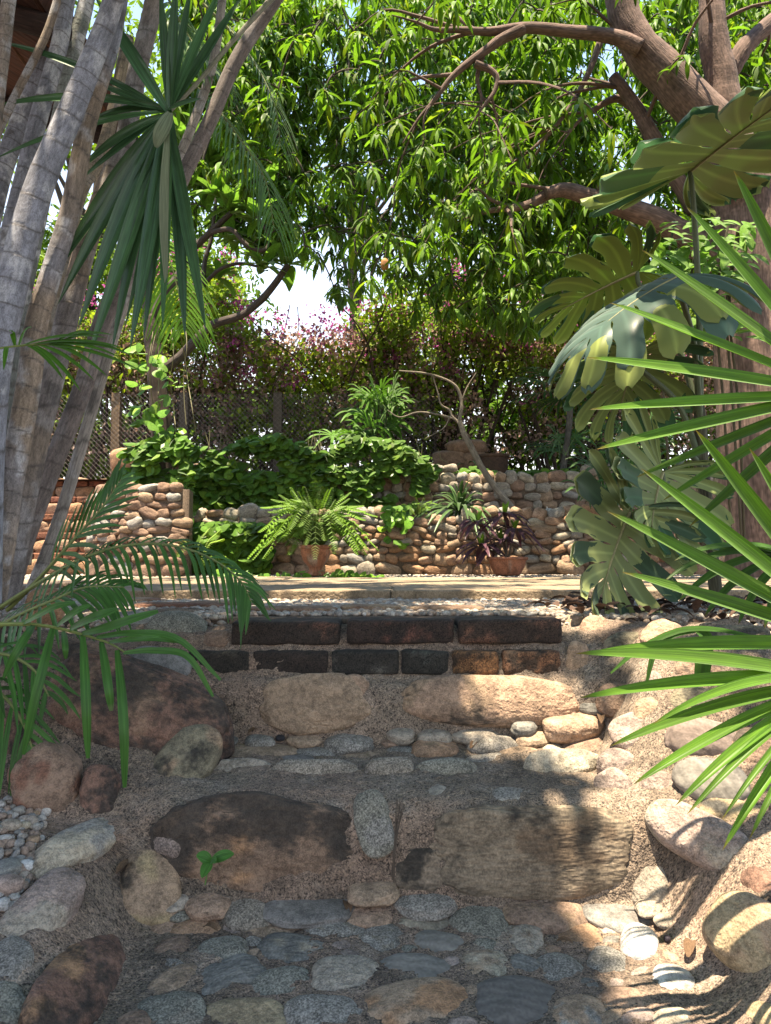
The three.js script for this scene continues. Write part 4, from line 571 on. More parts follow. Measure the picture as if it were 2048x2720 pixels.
// purple leaved plant in the bowl
{
  const o = thing('purple_plant', 'purple and green rosette plant growing in the wide clay bowl', 'plant'), r = rng(96); o.position.copy(bowlAt).add(V(0, 0.14, 0));
  const tops = [[1268, 1392], [1340, 1372], [1278, 1452], [1368, 1408], [1330, 1440]];
  for (const [px, py] of tops) {
    const h = W(px, py, 6.35).sub(o.position); mesh('stem', branchGeo([V(0.02 * (r() - 0.5), 0, 0.02 * (r() - 0.5)), V(h.x * 0.5, h.y * 0.55, 0.02), h], 0.009, 0.007, [0.2, 0.15, 0.1], { seg: 10, sides: 6 }), M.bark, o);
    for (let i = 0; i < 20; i++) { const a = i * 2.4 + r(), inner = i > 14, el = inner ? mix(0.8, 1.3, r()) : mix(-0.2, 0.8, r()), l = (inner ? 0.13 : 0.23) * (0.8 + 0.4 * r()), d = V(Math.cos(a) * Math.cos(el), Math.sin(el), Math.sin(a) * Math.cos(el)), q = []; for (let k = 0; k <= 4; k++) { const u = k / 4, p = h.clone().addScaledVector(d, l * u); p.y -= l * u * u * (inner ? 0.1 : 0.7); q.push(p); } const c = 0.7 + 0.7 * r(); mesh('leaf', ribbonGeo(q, u => (inner ? 0.015 : 0.021) * Math.pow(Math.sin(Math.PI * clamp(u * 0.9 + 0.08)), 0.7), V(0, 1, 0.2), { seg: 6, fold: 0.3, color: () => [c, c, c] }), inner ? L.fern : L.purple, o); }
  }
}
// vines hanging over the upper wall: heart shaped leaves in overlapping sheets
function vine(label, poly, depth, n, size, seed, { mat = L.vine, stems = 10, bright = 1 } = {}) {
  const o = thing('climbing_vine', label, 'vine'), r = rng(seed), xs = poly.map(p => p[0]), ys = poly.map(p => p[1]), x0 = Math.min(...xs), x1 = Math.max(...xs), y0 = Math.min(...ys), y1 = Math.max(...ys), list = []; let guard = 0;
  while (list.length < n && guard++ < n * 30) {
    const px = mix(x0, x1, r()), py = mix(y0, y1, r()); if (!inPoly(px, py, poly)) continue; if (fbm(px * 0.012, py * 0.014, seed, 3) < -0.1) continue;
    const d = depth(px, py) - 0.24 * r() * (0.4 + 0.6 * (fbm(px * 0.02, py * 0.02, seed + 9, 2) + 0.5)), p = W(px, py, d), ax = V((r() - 0.5) * 1.8, -0.5 + 1.2 * (r() - 0.5), 0.3 + 0.5 * r()), k = (0.6 + 0.7 * r()) * bright, y = r() < 0.18 ? 1.5 : 1;
    list.push([p, ax, V((r() - 0.5) * 1.8, 0.5 + 0.6 * r(), 0.4 + r() * 0.8), size * (0.55 + 0.6 * r()), [k * y, k * (y > 1 ? 1.2 : 1), k]]);
  }
  leaves('leaves', o, heart(0.4), mat, list);
  for (let i = 0; i < stems; i++) { const px = mix(x0, x1, r()), a = [px, mix(y0, y1, 0.1 * r())], pts = []; let x = a[0], y = a[1]; for (let k = 0; k < 5; k++) { pts.push(W(x, y, depth(x, y) - 0.04)); x += (r() - 0.5) * 40; y += (y1 - y0) * 0.18; } mesh('stem', tubeGeo(pts, () => 0.004, { seg: 12, sides: 5, color: () => [0.22, 0.2, 0.1] }), M.smooth, o); }
  return o;
}
const wallDepth = (px, py) => py < 1362 ? 7.62 : mix(7.6, 6.82, sstep(1362, 1395, py));
vine('dense green vine spilling down the wall beside the frangipani trunk', [[330, 1190], [450, 1140], [520, 1180], [620, 1215], [690, 1330], [720, 1400], [710, 1510], [540, 1510], [440, 1460], [400, 1380], [330, 1290]], (x, y) => x < 500 ? 6.75 : wallDepth(x, y), 2600, 0.11, 101, { stems: 8 });
vine('green vine mound spilling over the middle of the upper wall above the potted fern', [[540, 1230], [640, 1165], [740, 1150], [820, 1195], [900, 1220], [900, 1345], [840, 1400], [700, 1410], [600, 1420], [520, 1330]], wallDepth, 2400, 0.11, 102, { stems: 8 });
vine('glossy green vine below the lady palm on the upper wall', [[840, 1210], [930, 1160], [1060, 1170], [1160, 1240], [1110, 1320], [1060, 1380], [920, 1380], [850, 1340]], (x, y) => 7.62, 2000, 0.1, 103, { stems: 6, bright: 0.9 });
vine('light green vine strand trailing down the face of the low stone wall', [[1020, 1340], [1090, 1345], [1080, 1400], [1060, 1450], [1030, 1430]], (x, y) => 6.84, 70, 0.09, 104, { stems: 3, bright: 1.4 });
vine('vine tangle along the bed above the upper wall behind the shell', [[1080, 1200], [1190, 1240], [1420, 1250], [1600, 1240], [1700, 1270], [1500, 1275], [1250, 1262], [1090, 1262]], (x, y) => 8.0, 420, 0.11, 105, { stems: 4 });
vine('yellow green vine climbing the frangipani trunk', [[350, 880], [400, 850], [470, 1000], [500, 1200], [380, 1230], [350, 1080]], (x, y) => 6.85 + 0.3 * ns(x * 0.05, y * 0.05, 1), 95, 0.12, 106, { stems: 7, bright: 1.5 });
vine('low weeds at the foot of the fern pot', [[560, 1512], [700, 1520], [900, 1512], [1000, 1520], [1000, 1536], [560, 1540]], (x, y) => 6.0, 120, 0.07, 107, { stems: 2, bright: 1.3 });
// dry leaves and litter on the bed at the right
// leaning bare trunk
{
  const o = thing('leaning_tree', 'thin bare grey trunk leaning over the stone walls', 'small tree'), d = 7.45, tone = [0.42, 0.36, 0.28], pt = (a, dd = 0) => a.map(([x, y]) => W(x, y, d + dd));
  mesh('trunk', branchGeo(pt([[1362, 1352], [1320, 1300], [1285, 1250], [1255, 1195], [1232, 1150], [1220, 1118]]), 0.034, 0.026, tone, { seg: 30, knob: 0.14 }), M.bark, o);
  for (const [q, a, b] of [[[[1220, 1120], [1226, 1070], [1214, 1030], [1188, 1010], [1130, 992], [1060, 985]], 0.02, 0.008], [[[1222, 1125], [1200, 1105], [1195, 1090], [1172, 1075], [1165, 1050], [1150, 1000]], 0.014, 0.006], [[[1205, 1112], [1160, 1100], [1110, 1095], [1060, 1108], [1030, 1090]], 0.012, 0.005], [[[1196, 1106], [1180, 1135], [1130, 1165]], 0.008, 0.004], [[[1226, 1068], [1240, 1030], [1265, 990]], 0.009, 0.004]]) mesh('branch', branchGeo(pt(q), a, b, tone, { seg: 24, sides: 8 }), M.bark, o);
}
// lady palm: canes with fans of broad fingers
function fanPalm(name, label, at, canes, seed, mat, { len = 0.26, half = 0.017, n = 8, h0 = 0.3, h1 = 0.9, spread = 4.2, out = 0.3, per = 4 } = {}) {
  const o = thing(name, label, 'palm'), r = rng(seed); o.position.copy(at);
  for (let i = 0; i < canes; i++) {
    const a = i * 2.4 + r(), h = mix(h0, h1, r()), top = V(Math.cos(a) * out * r(), h, Math.sin(a) * out * r()); mesh('cane', branchGeo([V(top.x * 0.3, -0.05, top.z * 0.3), V(top.x * 0.6, h * 0.5, top.z * 0.6), top], 0.012, 0.009, [0.16, 0.13, 0.08], { seg: 8, sides: 6 }), M.bark, o);
    for (let k = 0; k < per; k++) { const b = a + k * 1.9 + r(), el = mix(0.1, 1.2, r()), d = V(Math.cos(b) * Math.cos(el), Math.sin(el), Math.abs(Math.sin(b)) * Math.cos(el) * (r() < 0.7 ? 1 : -1)), hub = top.clone().addScaledVector(d, 0.14 + 0.1 * r()), c = 0.7 + 0.6 * r(); mesh('leaf_stalk', tubeGeo([top, top.clone().lerp(hub, 0.5).add(V(0, 0.015, 0)), hub], () => 0.0035, { seg: 5, sides: 5, color: () => [0.15, 0.25, 0.07] }), M.smooth, o); const up = V(-d.x * 0.4, 0.9, 0.5); up.addScaledVector(d, -up.dot(d)).normalize(); mesh('fan_leaf', merged(fanFingers(hub, d, up, n, len * (0.85 + 0.3 * r()), half, spread, 0.3, r, [c, c, c])), mat, o); }
  }
  return o;
}
fanPalm('lady_palm', 'bright lady palm with fanned leaves standing above the vines', W(1000, 1250, 7.95).setY(0.98), 9, 111, L.palmFan, { h0: 0.35, h1: 0.85, len: 0.27, out: 0.28 });
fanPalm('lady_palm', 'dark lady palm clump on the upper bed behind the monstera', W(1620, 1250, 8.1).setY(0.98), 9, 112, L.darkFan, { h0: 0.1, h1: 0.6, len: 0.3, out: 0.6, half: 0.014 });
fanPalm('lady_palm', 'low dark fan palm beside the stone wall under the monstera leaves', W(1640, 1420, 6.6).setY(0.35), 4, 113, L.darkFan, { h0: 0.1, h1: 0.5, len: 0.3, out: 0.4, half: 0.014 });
{
  const o = thing('fan_palm', 'grey green fan palm on a slim grey trunk in front of the brown hedge', 'palm'), b = W(1492, 1270, 8.0), top = W(1518, 1035, 8.0), r = rng(114); b.y = 0.97;
  mesh('trunk', branchGeo([b, b.clone().lerp(top, 0.5).add(V(0.015, 0, 0)), top], 0.035, 0.03, [0.2, 0.19, 0.17], { seg: 20, knob: 0.06 }), M.bark, o);
  for (let k = 0; k < 9; k++) { const a = k / 9 * 6.28 + 0.4, el = mix(-0.2, 0.8, r()), d = V(Math.cos(a) * Math.cos(el), Math.sin(el), Math.sin(a) * Math.cos(el)), hub = top.clone().addScaledVector(d, 0.3), up = V(0, 1, 0.3).addScaledVector(d, -(d.y + 0.3 * d.z)).normalize(); mesh('leaf_stalk', tubeGeo([top, top.clone().lerp(hub, 0.5).add(V(0, 0.03, 0)), hub], () => 0.006, { seg: 5, sides: 5, color: () => [0.12, 0.18, 0.08] }), M.smooth, o); mesh('fan_leaf', merged(fanFingers(hub, d, up, 13, 0.42, 0.016, 2.9, 0.25, r, [1.1, 1.2, 1.2])), L.darkFan, o); }
}
// ───────── bougainvillea hedge ─────────
function bougainvillea(label, x0, x1, top, seed, o2 = {}) {
  const o = thing('bougainvillea', label, 'bougainvillea', 'bougainvillea along the fence'), r = rng(seed), z0 = -9.9, dry = [], green = [], bract = [], twig = [];
  for (let i = 0; i < 34; i++) { // arching brown branches
    const x = mix(x0, x1, r()), z = z0 + (r() - 0.5) * 0.9, q = [V(x, 0.95, z)]; let p = V(x, 0.95, z), d = V((r() - 0.5) * 1.2, 1, (r() - 0.4) * 0.3).normalize(); const n = 5 + Math.floor(r() * 3); for (let k = 0; k < n; k++) { p = p.clone().addScaledVector(d, 0.38); d.add(V((r() - 0.5) * 0.9, (r() - 0.55) * 0.35, (r() - 0.4) * 0.3)).normalize(); q.push(p); } const ra = 0.012 + 0.03 * r() * r();
    mesh('branch', branchGeo(q, ra, 0.006, [0.12, 0.075, 0.055], { seg: 20, sides: 6 }), M.bark, o);
  }
  for (let i = 0; i < 700; i++) { const x = mix(x0, x1, r()), y = mix(1.0, 2.9, r()), z = z0 + 0.75 * (r() - 0.4), a = V(x, y, z), d = V((r() - 0.5) * 1.6, (r() - 0.4) * 0.9, (r() - 0.5) * 0.5); twig.push(tubeGeo([a, a.clone().addScaledVector(d, 0.28).add(V(0, 0.05, 0)), a.clone().addScaledVector(d, 0.6)], t => 0.006 * (1 - 0.6 * t), { seg: 4, sides: 4, cap: false, color: () => [0.12, 0.075, 0.055] })); }
  stuff(mesh('twigs', merged(twig), M.bark, o));
  const put = (list, x, y, z, s, c) => { const k = 0.6 + 0.8 * r(); list.push([V(x, y, z), rv(r), rv(r).add(V(0, 0.6, 0.4)), s * (0.7 + 0.6 * r()), [c[0] * k, c[1] * k, c[2] * k]]); };
  for (let i = 0; i < (o2.dry || 13000); i++) { const x = mix(x0, x1, r()), y = mix(1.35, 3.0, Math.pow(r(), 0.7)), z = z0 + 0.95 * (r() - 0.2); if (fbm(x * 1.3, y * 1.6, seed, 3) < -0.12) continue; put(dry, x, y, z, 0.052, r() < 0.3 ? [1.35, 1.25, 1.2] : [0.9, 0.85, 0.8]); }
  for (let i = 0; i < (o2.green || 11000); i++) { const x = mix(x0, x1, r()), t = top(x), y = mix(t - 1.8, t, Math.pow(r(), 0.6)), z = z0 + 0.1 + 1.0 * (r() - 0.35); if (fbm(x * 1.5 + 5, y * 1.7, seed, 3) < -0.1 + 0.2 * Math.abs(y - t + 0.6)) continue; put(green, x, y, z, 0.07, r() < 0.4 ? [1.5, 1.25, 0.7] : [1, 1, 1]); }
  for (let i = 0; i < 2600; i++) { const x = mix(x0, x1, r()), y = mix(1.05, 2.3, r()), z = z0 + 0.3 * r(); if (fbm(x * 2 + 5, y * 2, seed, 3) > 0) put(green, x, y, z, 0.07, [1, 1, 0.9]); }
  for (let i = 0; i < 90; i++) { const x = mix(x0, x1, r()), t = top(x), y = mix(t - 1.3, t + 0.2, Math.sqrt(r())), z = z0 + 0.3 + 0.45 * r(); for (let k = 0; k < 24; k++) put(bract, x + (r() - 0.5) * 0.22, y + (r() - 0.5) * 0.16, z + (r() - 0.5) * 0.2, 0.035, [1, 1, 1]); }
  const g = oval(0.34, 3, 0.2); leaves('dry_leaves', o, g, L.dry, dry); leaves('foliage', o, g, L.hedge, green); leaves('blossoms', o, oval(0.4, 3, 0.3), L.bract, bract);
}
bougainvillea('bougainvillea with brown dry leaves and pink flowers behind the frangipani trunk', -5.4, -1.9, x => 3.7 + 0.25 * Math.sin(x * 2), 121);
bougainvillea('bougainvillea with tangled brown branches and magenta flowers below the patch of open sky', -2.1, 0.9, x => 3.15 + 0.2 * Math.sin(x * 2.3 + 1), 122, { dry: 11000 });
bougainvillea('bougainvillea covered in brown dry leaves behind the leaning trunk and slim fan palm', 0.7, 4.6, x => 3.45 + 0.25 * Math.sin(x * 2.1), 123, { dry: 15000 });
// ───────── shrubs closing the view under the hedge ─────────
function shrub(label, x, z, w, h, n, seed, tint, lo = 0, size = 0.12) { const o = thing('garden_shrub', label, 'shrub', 'shrubs behind the fence'), r = rng(seed), list = []; for (let i = 0; i < 9; i++) { const a = (i / 8 - 0.5); mesh('stem', branchGeo([V(x + a * w * 0.3, 0.9, z), V(x + a * w * 0.7, 0.9 + h * 0.4, z + 0.3 * (r() - 0.5)), V(x + a * w * 1.2, 0.9 + h * 0.85, z + 0.6 * (r() - 0.5))], 0.03, 0.01, [0.1, 0.07, 0.05], { seg: 10, sides: 6 }), M.bark, o); } for (let i = 0; i < n; i++) { const y = mix(lo, 1, Math.pow(r(), 0.8)), px = x + (r() - 0.5) * w * (1.25 - 0.5 * Math.abs(y - lo)), k = 0.6 + 0.8 * r(); if (fbm(px * 1.2, y * 3, seed, 3) < -0.14) continue; list.push([V(px, 0.95 + y * h, z + (r() - 0.5) * 1.0), rv(r).add(V(0, -0.3, 0)), rv(r).add(V(0, 1, 0.3)), size * (0.7 + 0.6 * r()), [tint[0] * k, tint[1] * k, tint[2] * k]]); } leaves('foliage', o, oval(0.22, 4), L.far, list); }
shrub('dark broad shrub behind the fence next to the palm clump', -4.6, -10.9, 2.6, 1.9, 5760, 241, [0.75, 0.8, 0.6]);
shrub('green shrub behind the fence below the frangipani', -2.3, -11.1, 2.4, 1.7, 4680, 242, [0.8, 0.85, 0.6]);
shrub('yellow green shrub behind the fence post in the middle', -0.1, -11.3, 2.4, 1.9, 4680, 243, [1.1, 1, 0.6]);
shrub('green shrub behind the leaning bare trunk', 2.0, -11.0, 2.4, 1.6, 4680, 244, [0.7, 0.8, 0.6]);
shrub('dark shrub behind the slim fan palm', 4.2, -10.8, 2.8, 2.0, 5400, 245, [0.75, 0.8, 0.6]);
shrub('dark shrub closing the fence line past the mango', 6.4, -10.2, 2.8, 2.2, 4680, 246, [0.75, 0.8, 0.6]);
shrub('dark shrub closing the fence line past the brick stairs', -6.8, -10.2, 2.8, 2.2, 4680, 247, [0.75, 0.8, 0.6]);
shrub('loose bright green shrub rising through the hedge above the lady palm', 0.75, -9.45, 1.9, 2.55, 2600, 248, [1.3, 1.15, 0.7], 0.45, 0.085);
shrub('loose yellow green shrub topping the hedge above the leaning trunk', 2.3, -9.4, 1.7, 2.45, 2200, 249, [1.45, 1.15, 0.6], 0.55, 0.08);
shrub('light green shrub topping the hedge beside the frangipani', -2.9, -9.4, 1.7, 2.5, 1900, 250, [1.4, 1.15, 0.6], 0.5, 0.085);
// ───────── trees farther off ─────────
function farTree(label, x, z, h, rad, n, seed, tint, trunkR = 0.14, low = 0.3) {
  const o = thing('garden_tree', label, 'tree', 'trees beyond the hedge'), r = rng(seed), list = [], ctr = [];
  mesh('trunk', branchGeo([V(x, -0.1, z), V(x + 0.2 * (r() - 0.5), h * 0.4, z), V(x + 0.3 * (r() - 0.5), h * 0.75, z)], trunkR, trunkR * 0.5, [0.16, 0.12, 0.09], { seg: 14 }), M.bark, o);
  for (let k = 0; k < 26; k++) { const v = rv(r); if (v.length() > 1) v.normalize(); const c = V(x + v.x * rad, mix(h * low, h * 1.02, v.y * 0.5 + 0.5), z + v.z * rad * 0.7); ctr.push(c); if (k < 9) mesh('limb', branchGeo([V(x, h * (0.3 + 0.3 * r()), z), V(mix(x, c.x, 0.5), mix(h * 0.5, c.y, 0.6), mix(z, c.z, 0.5)), c], trunkR * 0.4, 0.015, [0.16, 0.12, 0.09], { seg: 10, sides: 6 }), M.bark, o); }
  for (let i = 0; i < n; i++) { const c = ctr[Math.floor(r() * ctr.length)], v = rv(r); if (v.length() > 1) v.normalize(); const k = 0.6 + 0.8 * r(); list.push([c.clone().add(V(v.x * 0.75, v.y * 0.55, v.z * 0.75)), V((r() - 0.5) * 2, -0.5 + (r() - 0.5), (r() - 0.5) * 2), rv(r).add(V(0, 1, 0)), 0.15 * (0.7 + 0.6 * r()), [tint[0] * k, tint[1] * k, tint[2] * k]]); }
  leaves('crown', o, lance(1, 0.17, 0.1, 0.2, 3), L.far, list);
}
farTree('tall leafy tree far behind the mango crown with dense yellow green leaves', 3.4, -12.2, 9.2, 2.8, 11000, 137, [1, 1, 0.6]);
farTree('tall leafy tree towering behind the frangipani and palm clump', -4.7, -12.0, 9.4, 1.9, 9000, 138, [1.1, 1.05, 0.6]);
farTree('high crowned tree far behind the open patch of sky', -0.6, -14.5, 11.5, 2.6, 8000, 139, [1, 1, 0.6], 0.12, 0.62);
farTree('pale green tree behind the bougainvillea next to the palm clump', -5.6, -13, 5.6, 2.2, 5500, 131, [1.15, 1.05, 0.7]);
farTree('tall green tree beyond the fence behind the frangipani', -4.4, -15, 7.4, 1.6, 5500, 132, [1, 1, 0.8]);
farTree('bright green tree beyond the hedge under the mango canopy', 1.9, -14, 6.2, 2.3, 6500, 133, [1.1, 1.05, 0.6]);
farTree('dense green tree behind the mango trunk beyond the hedge', 5.2, -12.5, 6.4, 2.4, 6000, 134, [0.9, 0.95, 0.7]);
farTree('dark green tree outside the fence behind the palm clump', -8.2, -10.5, 6, 2.4, 5000, 135, [0.8, 0.85, 0.7]);
farTree('green garden tree standing beyond the mango to its side', 7.6, -8.5, 6, 2.4, 5000, 136, [0.8, 0.85, 0.7]);
// ───────── frangipani ─────────
{
  const o = thing('frangipani_tree', 'frangipani with a forked dark trunk and rosettes of pale green leaves', 'tree'), d = 7.0, r = rng(141), pt = a => a.map(([x, y, e]) => W(x, y, d + (e || 0))), tone = [0.13, 0.1, 0.085], list = [];
  mesh('trunk', branchGeo(pt([[432, 1290], [428, 1150], [422, 1050], [412, 960], [405, 900], [398, 840]]), 0.095, 0.07, [0.1, 0.07, 0.055], { seg: 40, knob: 0.12, sides: 14 }), M.bark, o);
  const limbs = [[[[425, 985], [470, 955], [520, 905], [560, 865], [640, 838], [690, 800], [722, 765], [765, 705]], 0.05, 0.03], [[[402, 860], [425, 800], [470, 740], [504, 672], [552, 624], [614, 566]], 0.05, 0.026], [[[560, 618, 0], [614, 610, -0.1], [662, 655, -0.1], [705, 664, -0.1], [716, 630, -0.1], [684, 576, -0.1]], 0.024, 0.016], [[[470, 745, 0], [530, 760, 0.2], [585, 715, 0.2], [640, 700, 0.2], [700, 712, 0.2]], 0.024, 0.012], [[[540, 760, 0.2], [545, 690, 0.3], [560, 640, 0.3], [575, 520, 0.3]], 0.026, 0.015], [[[398, 850], [380, 740], [390, 600], [420, 480]], 0.05, 0.02], [[[614, 566], [650, 500], [700, 470]], 0.02, 0.012], [[[575, 520, 0.3], [540, 440, 0.3], [560, 360, 0.3]], 0.018, 0.01]];
  for (const [q, a, b] of limbs) mesh('limb', branchGeo(pt(q), a, b, tone, { seg: 30, sides: 10, knob: 0.12 }), M.bark, o);
  const tips = [[765, 705], [614, 566], [684, 576], [700, 712], [575, 520], [420, 480], [700, 470], [560, 360]]; const ros = tips.map(([x, y]) => W(x, y, d)); for (let i = 0; i < 62; i++) { const px = mix(440, 780, r()), py = mix(200, 740, r()); if (px > 620 && py > 700) continue; ros.push(W(px, py, 7.6 + 1.2 * r())); }
  for (const c of ros) for (let i = 0; i < 13; i++) { const a = i * 2.4 + r(), el = mix(-0.5, 0.9, r()), k = 0.7 + 0.6 * r(); list.push([c.clone().add(rv(r, 0.03)), V(Math.cos(a) * Math.cos(el), Math.sin(el), Math.sin(a) * Math.cos(el)), V(0, 1, 0.2), 0.28 * (0.7 + 0.6 * r()), [k, k, k]]); }
  leaves('crown', o, oval(0.17, 5, 0.25, 0.1), L.plum, list);
}
// ───────── mango tree ─────────
{
  const o = thing('mango_tree', 'old mango tree with a thick brown trunk and drooping leaves', 'tree'), r = rng(161), tone = [0.31, 0.205, 0.165], nodes = [], extra = [];
  const px = (a, d) => a.map(([x, y, e]) => W(x, y, d + (e || 0)));
  const limb = (name, pts, a, b, opt = {}) => { const cc = curveOf(pts); if (name === 'limb') for (let i = 0; i < 4; i++) { const t = 0.35 + 0.63 * r(), p = cc.getPoint(t), T = cc.getTangent(t), d = rv(r).addScaledVector(T, 0.9); d.y *= 0.6; d.normalize(); const l = 0.35 + 0.6 * r(), q = [p, p.clone().addScaledVector(d, l * 0.4).add(V(0, 0.06 * l, 0)), p.clone().addScaledVector(d, l * 0.75).add(rv(r, 0.05)), p.clone().addScaledVector(d, l).add(V(0, -0.15 * l, 0))]; mesh('branch', branchGeo(q, Math.min(0.016, mix(a, b, t) * 0.6), 0.003, tone, { seg: 12, sides: 6 }), M.bark, o); nodes.push([q[2], -1], [q[3], -1]); extra.push(q[3], q[2]); } mesh(name, branchGeo(pts, a * 0.88, b * 0.88, tone, { seg: 40, sides: 14, knob: 0.1, ...opt }), M.bark, o); const c = curveOf(pts); for (let i = 1; i <= 12; i++) nodes.push([c.getPoint(i / 12), -1]); };
  limb('trunk', [V(2.62, -0.1, -5.1), W(2030, 1400, 5.1), W(2010, 1100, 5.1), W(1995, 850, 5.1), W(1985, 640, 5.1), W(1975, 470, 5.1)], 0.33, 0.25, { seg: 60, sides: 24, knob: 0.16, kf: 5 });
  limb('limb', px([[1985, 520], [1930, 380], [1850, 285], [1770, 200], [1700, 125], [1662, 60], [1640, -60], [1600, -260]], 5.0), 0.19, 0.1, { seg: 50, sides: 18 });
  limb('limb', px([[1985, 460], [1930, 300], [1915, 200], [1895, 100], [1890, 0], [1900, -200], [1930, -420]], 5.1), 0.14, 0.08);
  limb('limb', px([[1925, 215, 0.05], [1975, 130, 0.05], [2060, 50, 0.1], [2200, -60, 0.2]], 5.1), 0.08, 0.05);
  limb('limb', px([[2000, 760], [1920, 700], [1840, 640], [1760, 590], [1660, 550], [1570, 525], [1493, 505], [1450, 515]], 5.2), 0.13, 0.045);
  limb('limb', px([[1700, 130], [1660, 108], [1600, 92], [1525, 85], [1390, 74], [1300, 84], [1224, 80], [1152, 78], [1109, 60], [1040, 40]], 4.9), 0.065, 0.004);
  limb('limb', px([[1390, 76], [1330, 105], [1296, 130], [1240, 170], [1200, 206], [1150, 270], [1110, 318], [1070, 380]], 4.9), 0.045, 0.004);
  limb('limb', px([[1262, 170], [1300, 185], [1320, 205], [1315, 240], [1290, 275], [1272, 300], [1240, 350]], 4.9), 0.03, 0.004);
  limb('limb', px([[1280, 150], [1268, 210], [1280, 270], [1260, 330]], 4.95), 0.022, 0.003);
  limb('limb', px([[1850, 560], [1770, 430], [1715, 330], [1680, 270], [1628, 202]], 5.2), 0.07, 0.045);
  limb('limb', px([[1690, 290], [1640, 262], [1580, 290], [1530, 330], [1480, 400]], 5.3), 0.04, 0.004);
  limb('limb', px([[1460, 512], [1400, 545], [1300, 560], [1210, 590]], 5.25), 0.05, 0.004);
  limb('limb', px([[1600, 95], [1560, 200], [1480, 330], [1380, 420], [1250, 480]], 5.3), 0.03, 0.003);
  // limbs over the steps, above the frame
  limb('limb', [W(1600, -260, 5), V(0.9, 4.8, -3.9), V(-0.6, 4.9, -2.8), V(-1.2, 4.8, -1.0), V(-1.5, 4.7, 0.8)], 0.1, 0.03);
  limb('limb', [V(0.9, 4.8, -3.9), V(0, 4.6, -4.2), V(-1.2, 4.4, -4.2), V(-2.4, 4.2, -4.2)], 0.06, 0.02);
  limb('limb', [V(0.9, 4.8, -3.9), V(2.4, 5.0, -2.6), V(3.0, 4.8, -0.6)], 0.06, 0.02);
  limb('limb', [W(1930, -420, 5.1), V(2.6, 5.3, -4.4), V(3.4, 5.2, -3)], 0.08, 0.03);
  const poly = [[500, -60], [2120, -60], [2120, 640], [1850, 720], [1650, 800], [1500, 850], [1450, 880], [1380, 870], [1250, 820], [1120, 830], [1070, 780], [1020, 720], [980, 700], [950, 770], [890, 780], [870, 690], [760, 650], [640, 660], [590, 560], [560, 300], [500, 150]];
  const spots = [];
  let g = 0; while (spots.length < 4300 && g++ < 60000) { const x = mix(480, 2140, r()), y = mix(-60, 890, r()); if (!inPoly(x, y, poly)) continue; const d = mix(5.6, 8.5, Math.pow(r(), 0.8)); if (fbm(x * 0.006, y * 0.006, d * 0.7, 3) < -0.1) continue; if (x < 1150 && r() < 0.15) continue; if (d < 5.6 && x > 1500 && r() < 0.6) continue; spots.push(W(x, y, d)); }
  let m = 0; g = 0; while (m < 3000 && g++ < 90000) { const p = V(mix(-3.2, 4.2, r()), mix(3.5, 5.2, r()), mix(-4.6, 3.0, r())); if (p.z < -2.8 && r() < 0.75) continue; const q = p.clone().project(camera); if (q.z < 1 && p.z < -0.1 && Math.abs(q.x) < 1.03 && Math.abs(q.y) < 1.03) continue; if (fbm(p.x * 0.9, p.y * 0.9, p.z * 0.9, 3) < -0.5) continue; spots.push(p); m++; }
  spots.push(...extra);
  for (let i = 0; i < 1300; i++) spots.push(W(mix(460, 1500, r()), mix(-60, 620, r()), mix(7.0, 8.5, r())));
  for (let i = 0; i < 420; i++) spots.push(W(mix(440, 800, r()), mix(-60, 480, r()), mix(6.2, 8.3, r())));
  // unseen leaf tufts added along the sun line to keep these steps shaded
  for (let i = 0; i < 1500; i++) { const h = surfaceAt(mix(-100, 1500, r()), mix(1700, 2715, r())); if (!h) continue; const p = h.p.clone().addScaledVector(SUN, (mix(3.5, 5.2, r()) - h.p.y) / SUN.y), q = p.clone().project(camera); if (p.z < -0.1 && Math.abs(q.x) < 1.03 && Math.abs(q.y) < 1.03) continue; spots.push(p); }
  const list = [], keepers = [];
  for (const p of spots) {
    let kept = 0; const n = 9 + Math.floor(r() * 6), face = r() * 6.28;
    for (let i = 0; i < n; i++) { const a = face + i * 2.4 + r() * 0.5, out = 0.25 + 0.6 * r(), ax = V(Math.cos(a) * out, -0.95 + 0.55 * r() * r() * 2, Math.sin(a) * out), len = 0.145 * (0.6 + 0.8 * r()), c = p.clone().add(V((r() - 0.5) * 0.04, -i * 0.006, (r() - 0.5) * 0.04)); if (blocked(c.clone().addScaledVector(ax, len * 0.5))) continue; kept++; const k = 0.4 + 0.95 * r(), yl = r() < 0.08 ? 1.6 : 1; list.push([c, ax, V(Math.cos(a), 0.7, Math.sin(a)), len, [k * yl, k * (yl > 1 ? 1.15 : 1), k]]); }
    if (kept) keepers.push(p);
  }
  leaves('crown', o, lance(1, 0.105, 0.1, 0.3, 5), L.mango, list, 'dense drooping crown of long narrow leaves');
  // twigs: each tuft joins its nearest neighbour on the way to a limb
  const pts = keepers, done = nodes.map(n => n[0]), best = pts.map(p => { let b = 1e9, at = null; for (const q of done) { const d = p.distanceToSquared(q); if (d < b) { b = d; at = q; } } return [b, at]; }), open = new Set(pts.keys()), tw = [];
  while (open.size) { let bi = -1, b = 1e9; for (const i of open) if (best[i][0] < b) { b = best[i][0]; bi = i; } open.delete(bi); const p = pts[bi], q = best[bi][1]; if (b < 1.4) tw.push([q, p]); for (const i of open) { const d = pts[i].distanceToSquared(p); if (d < best[i][0]) best[i] = [d, p]; } }
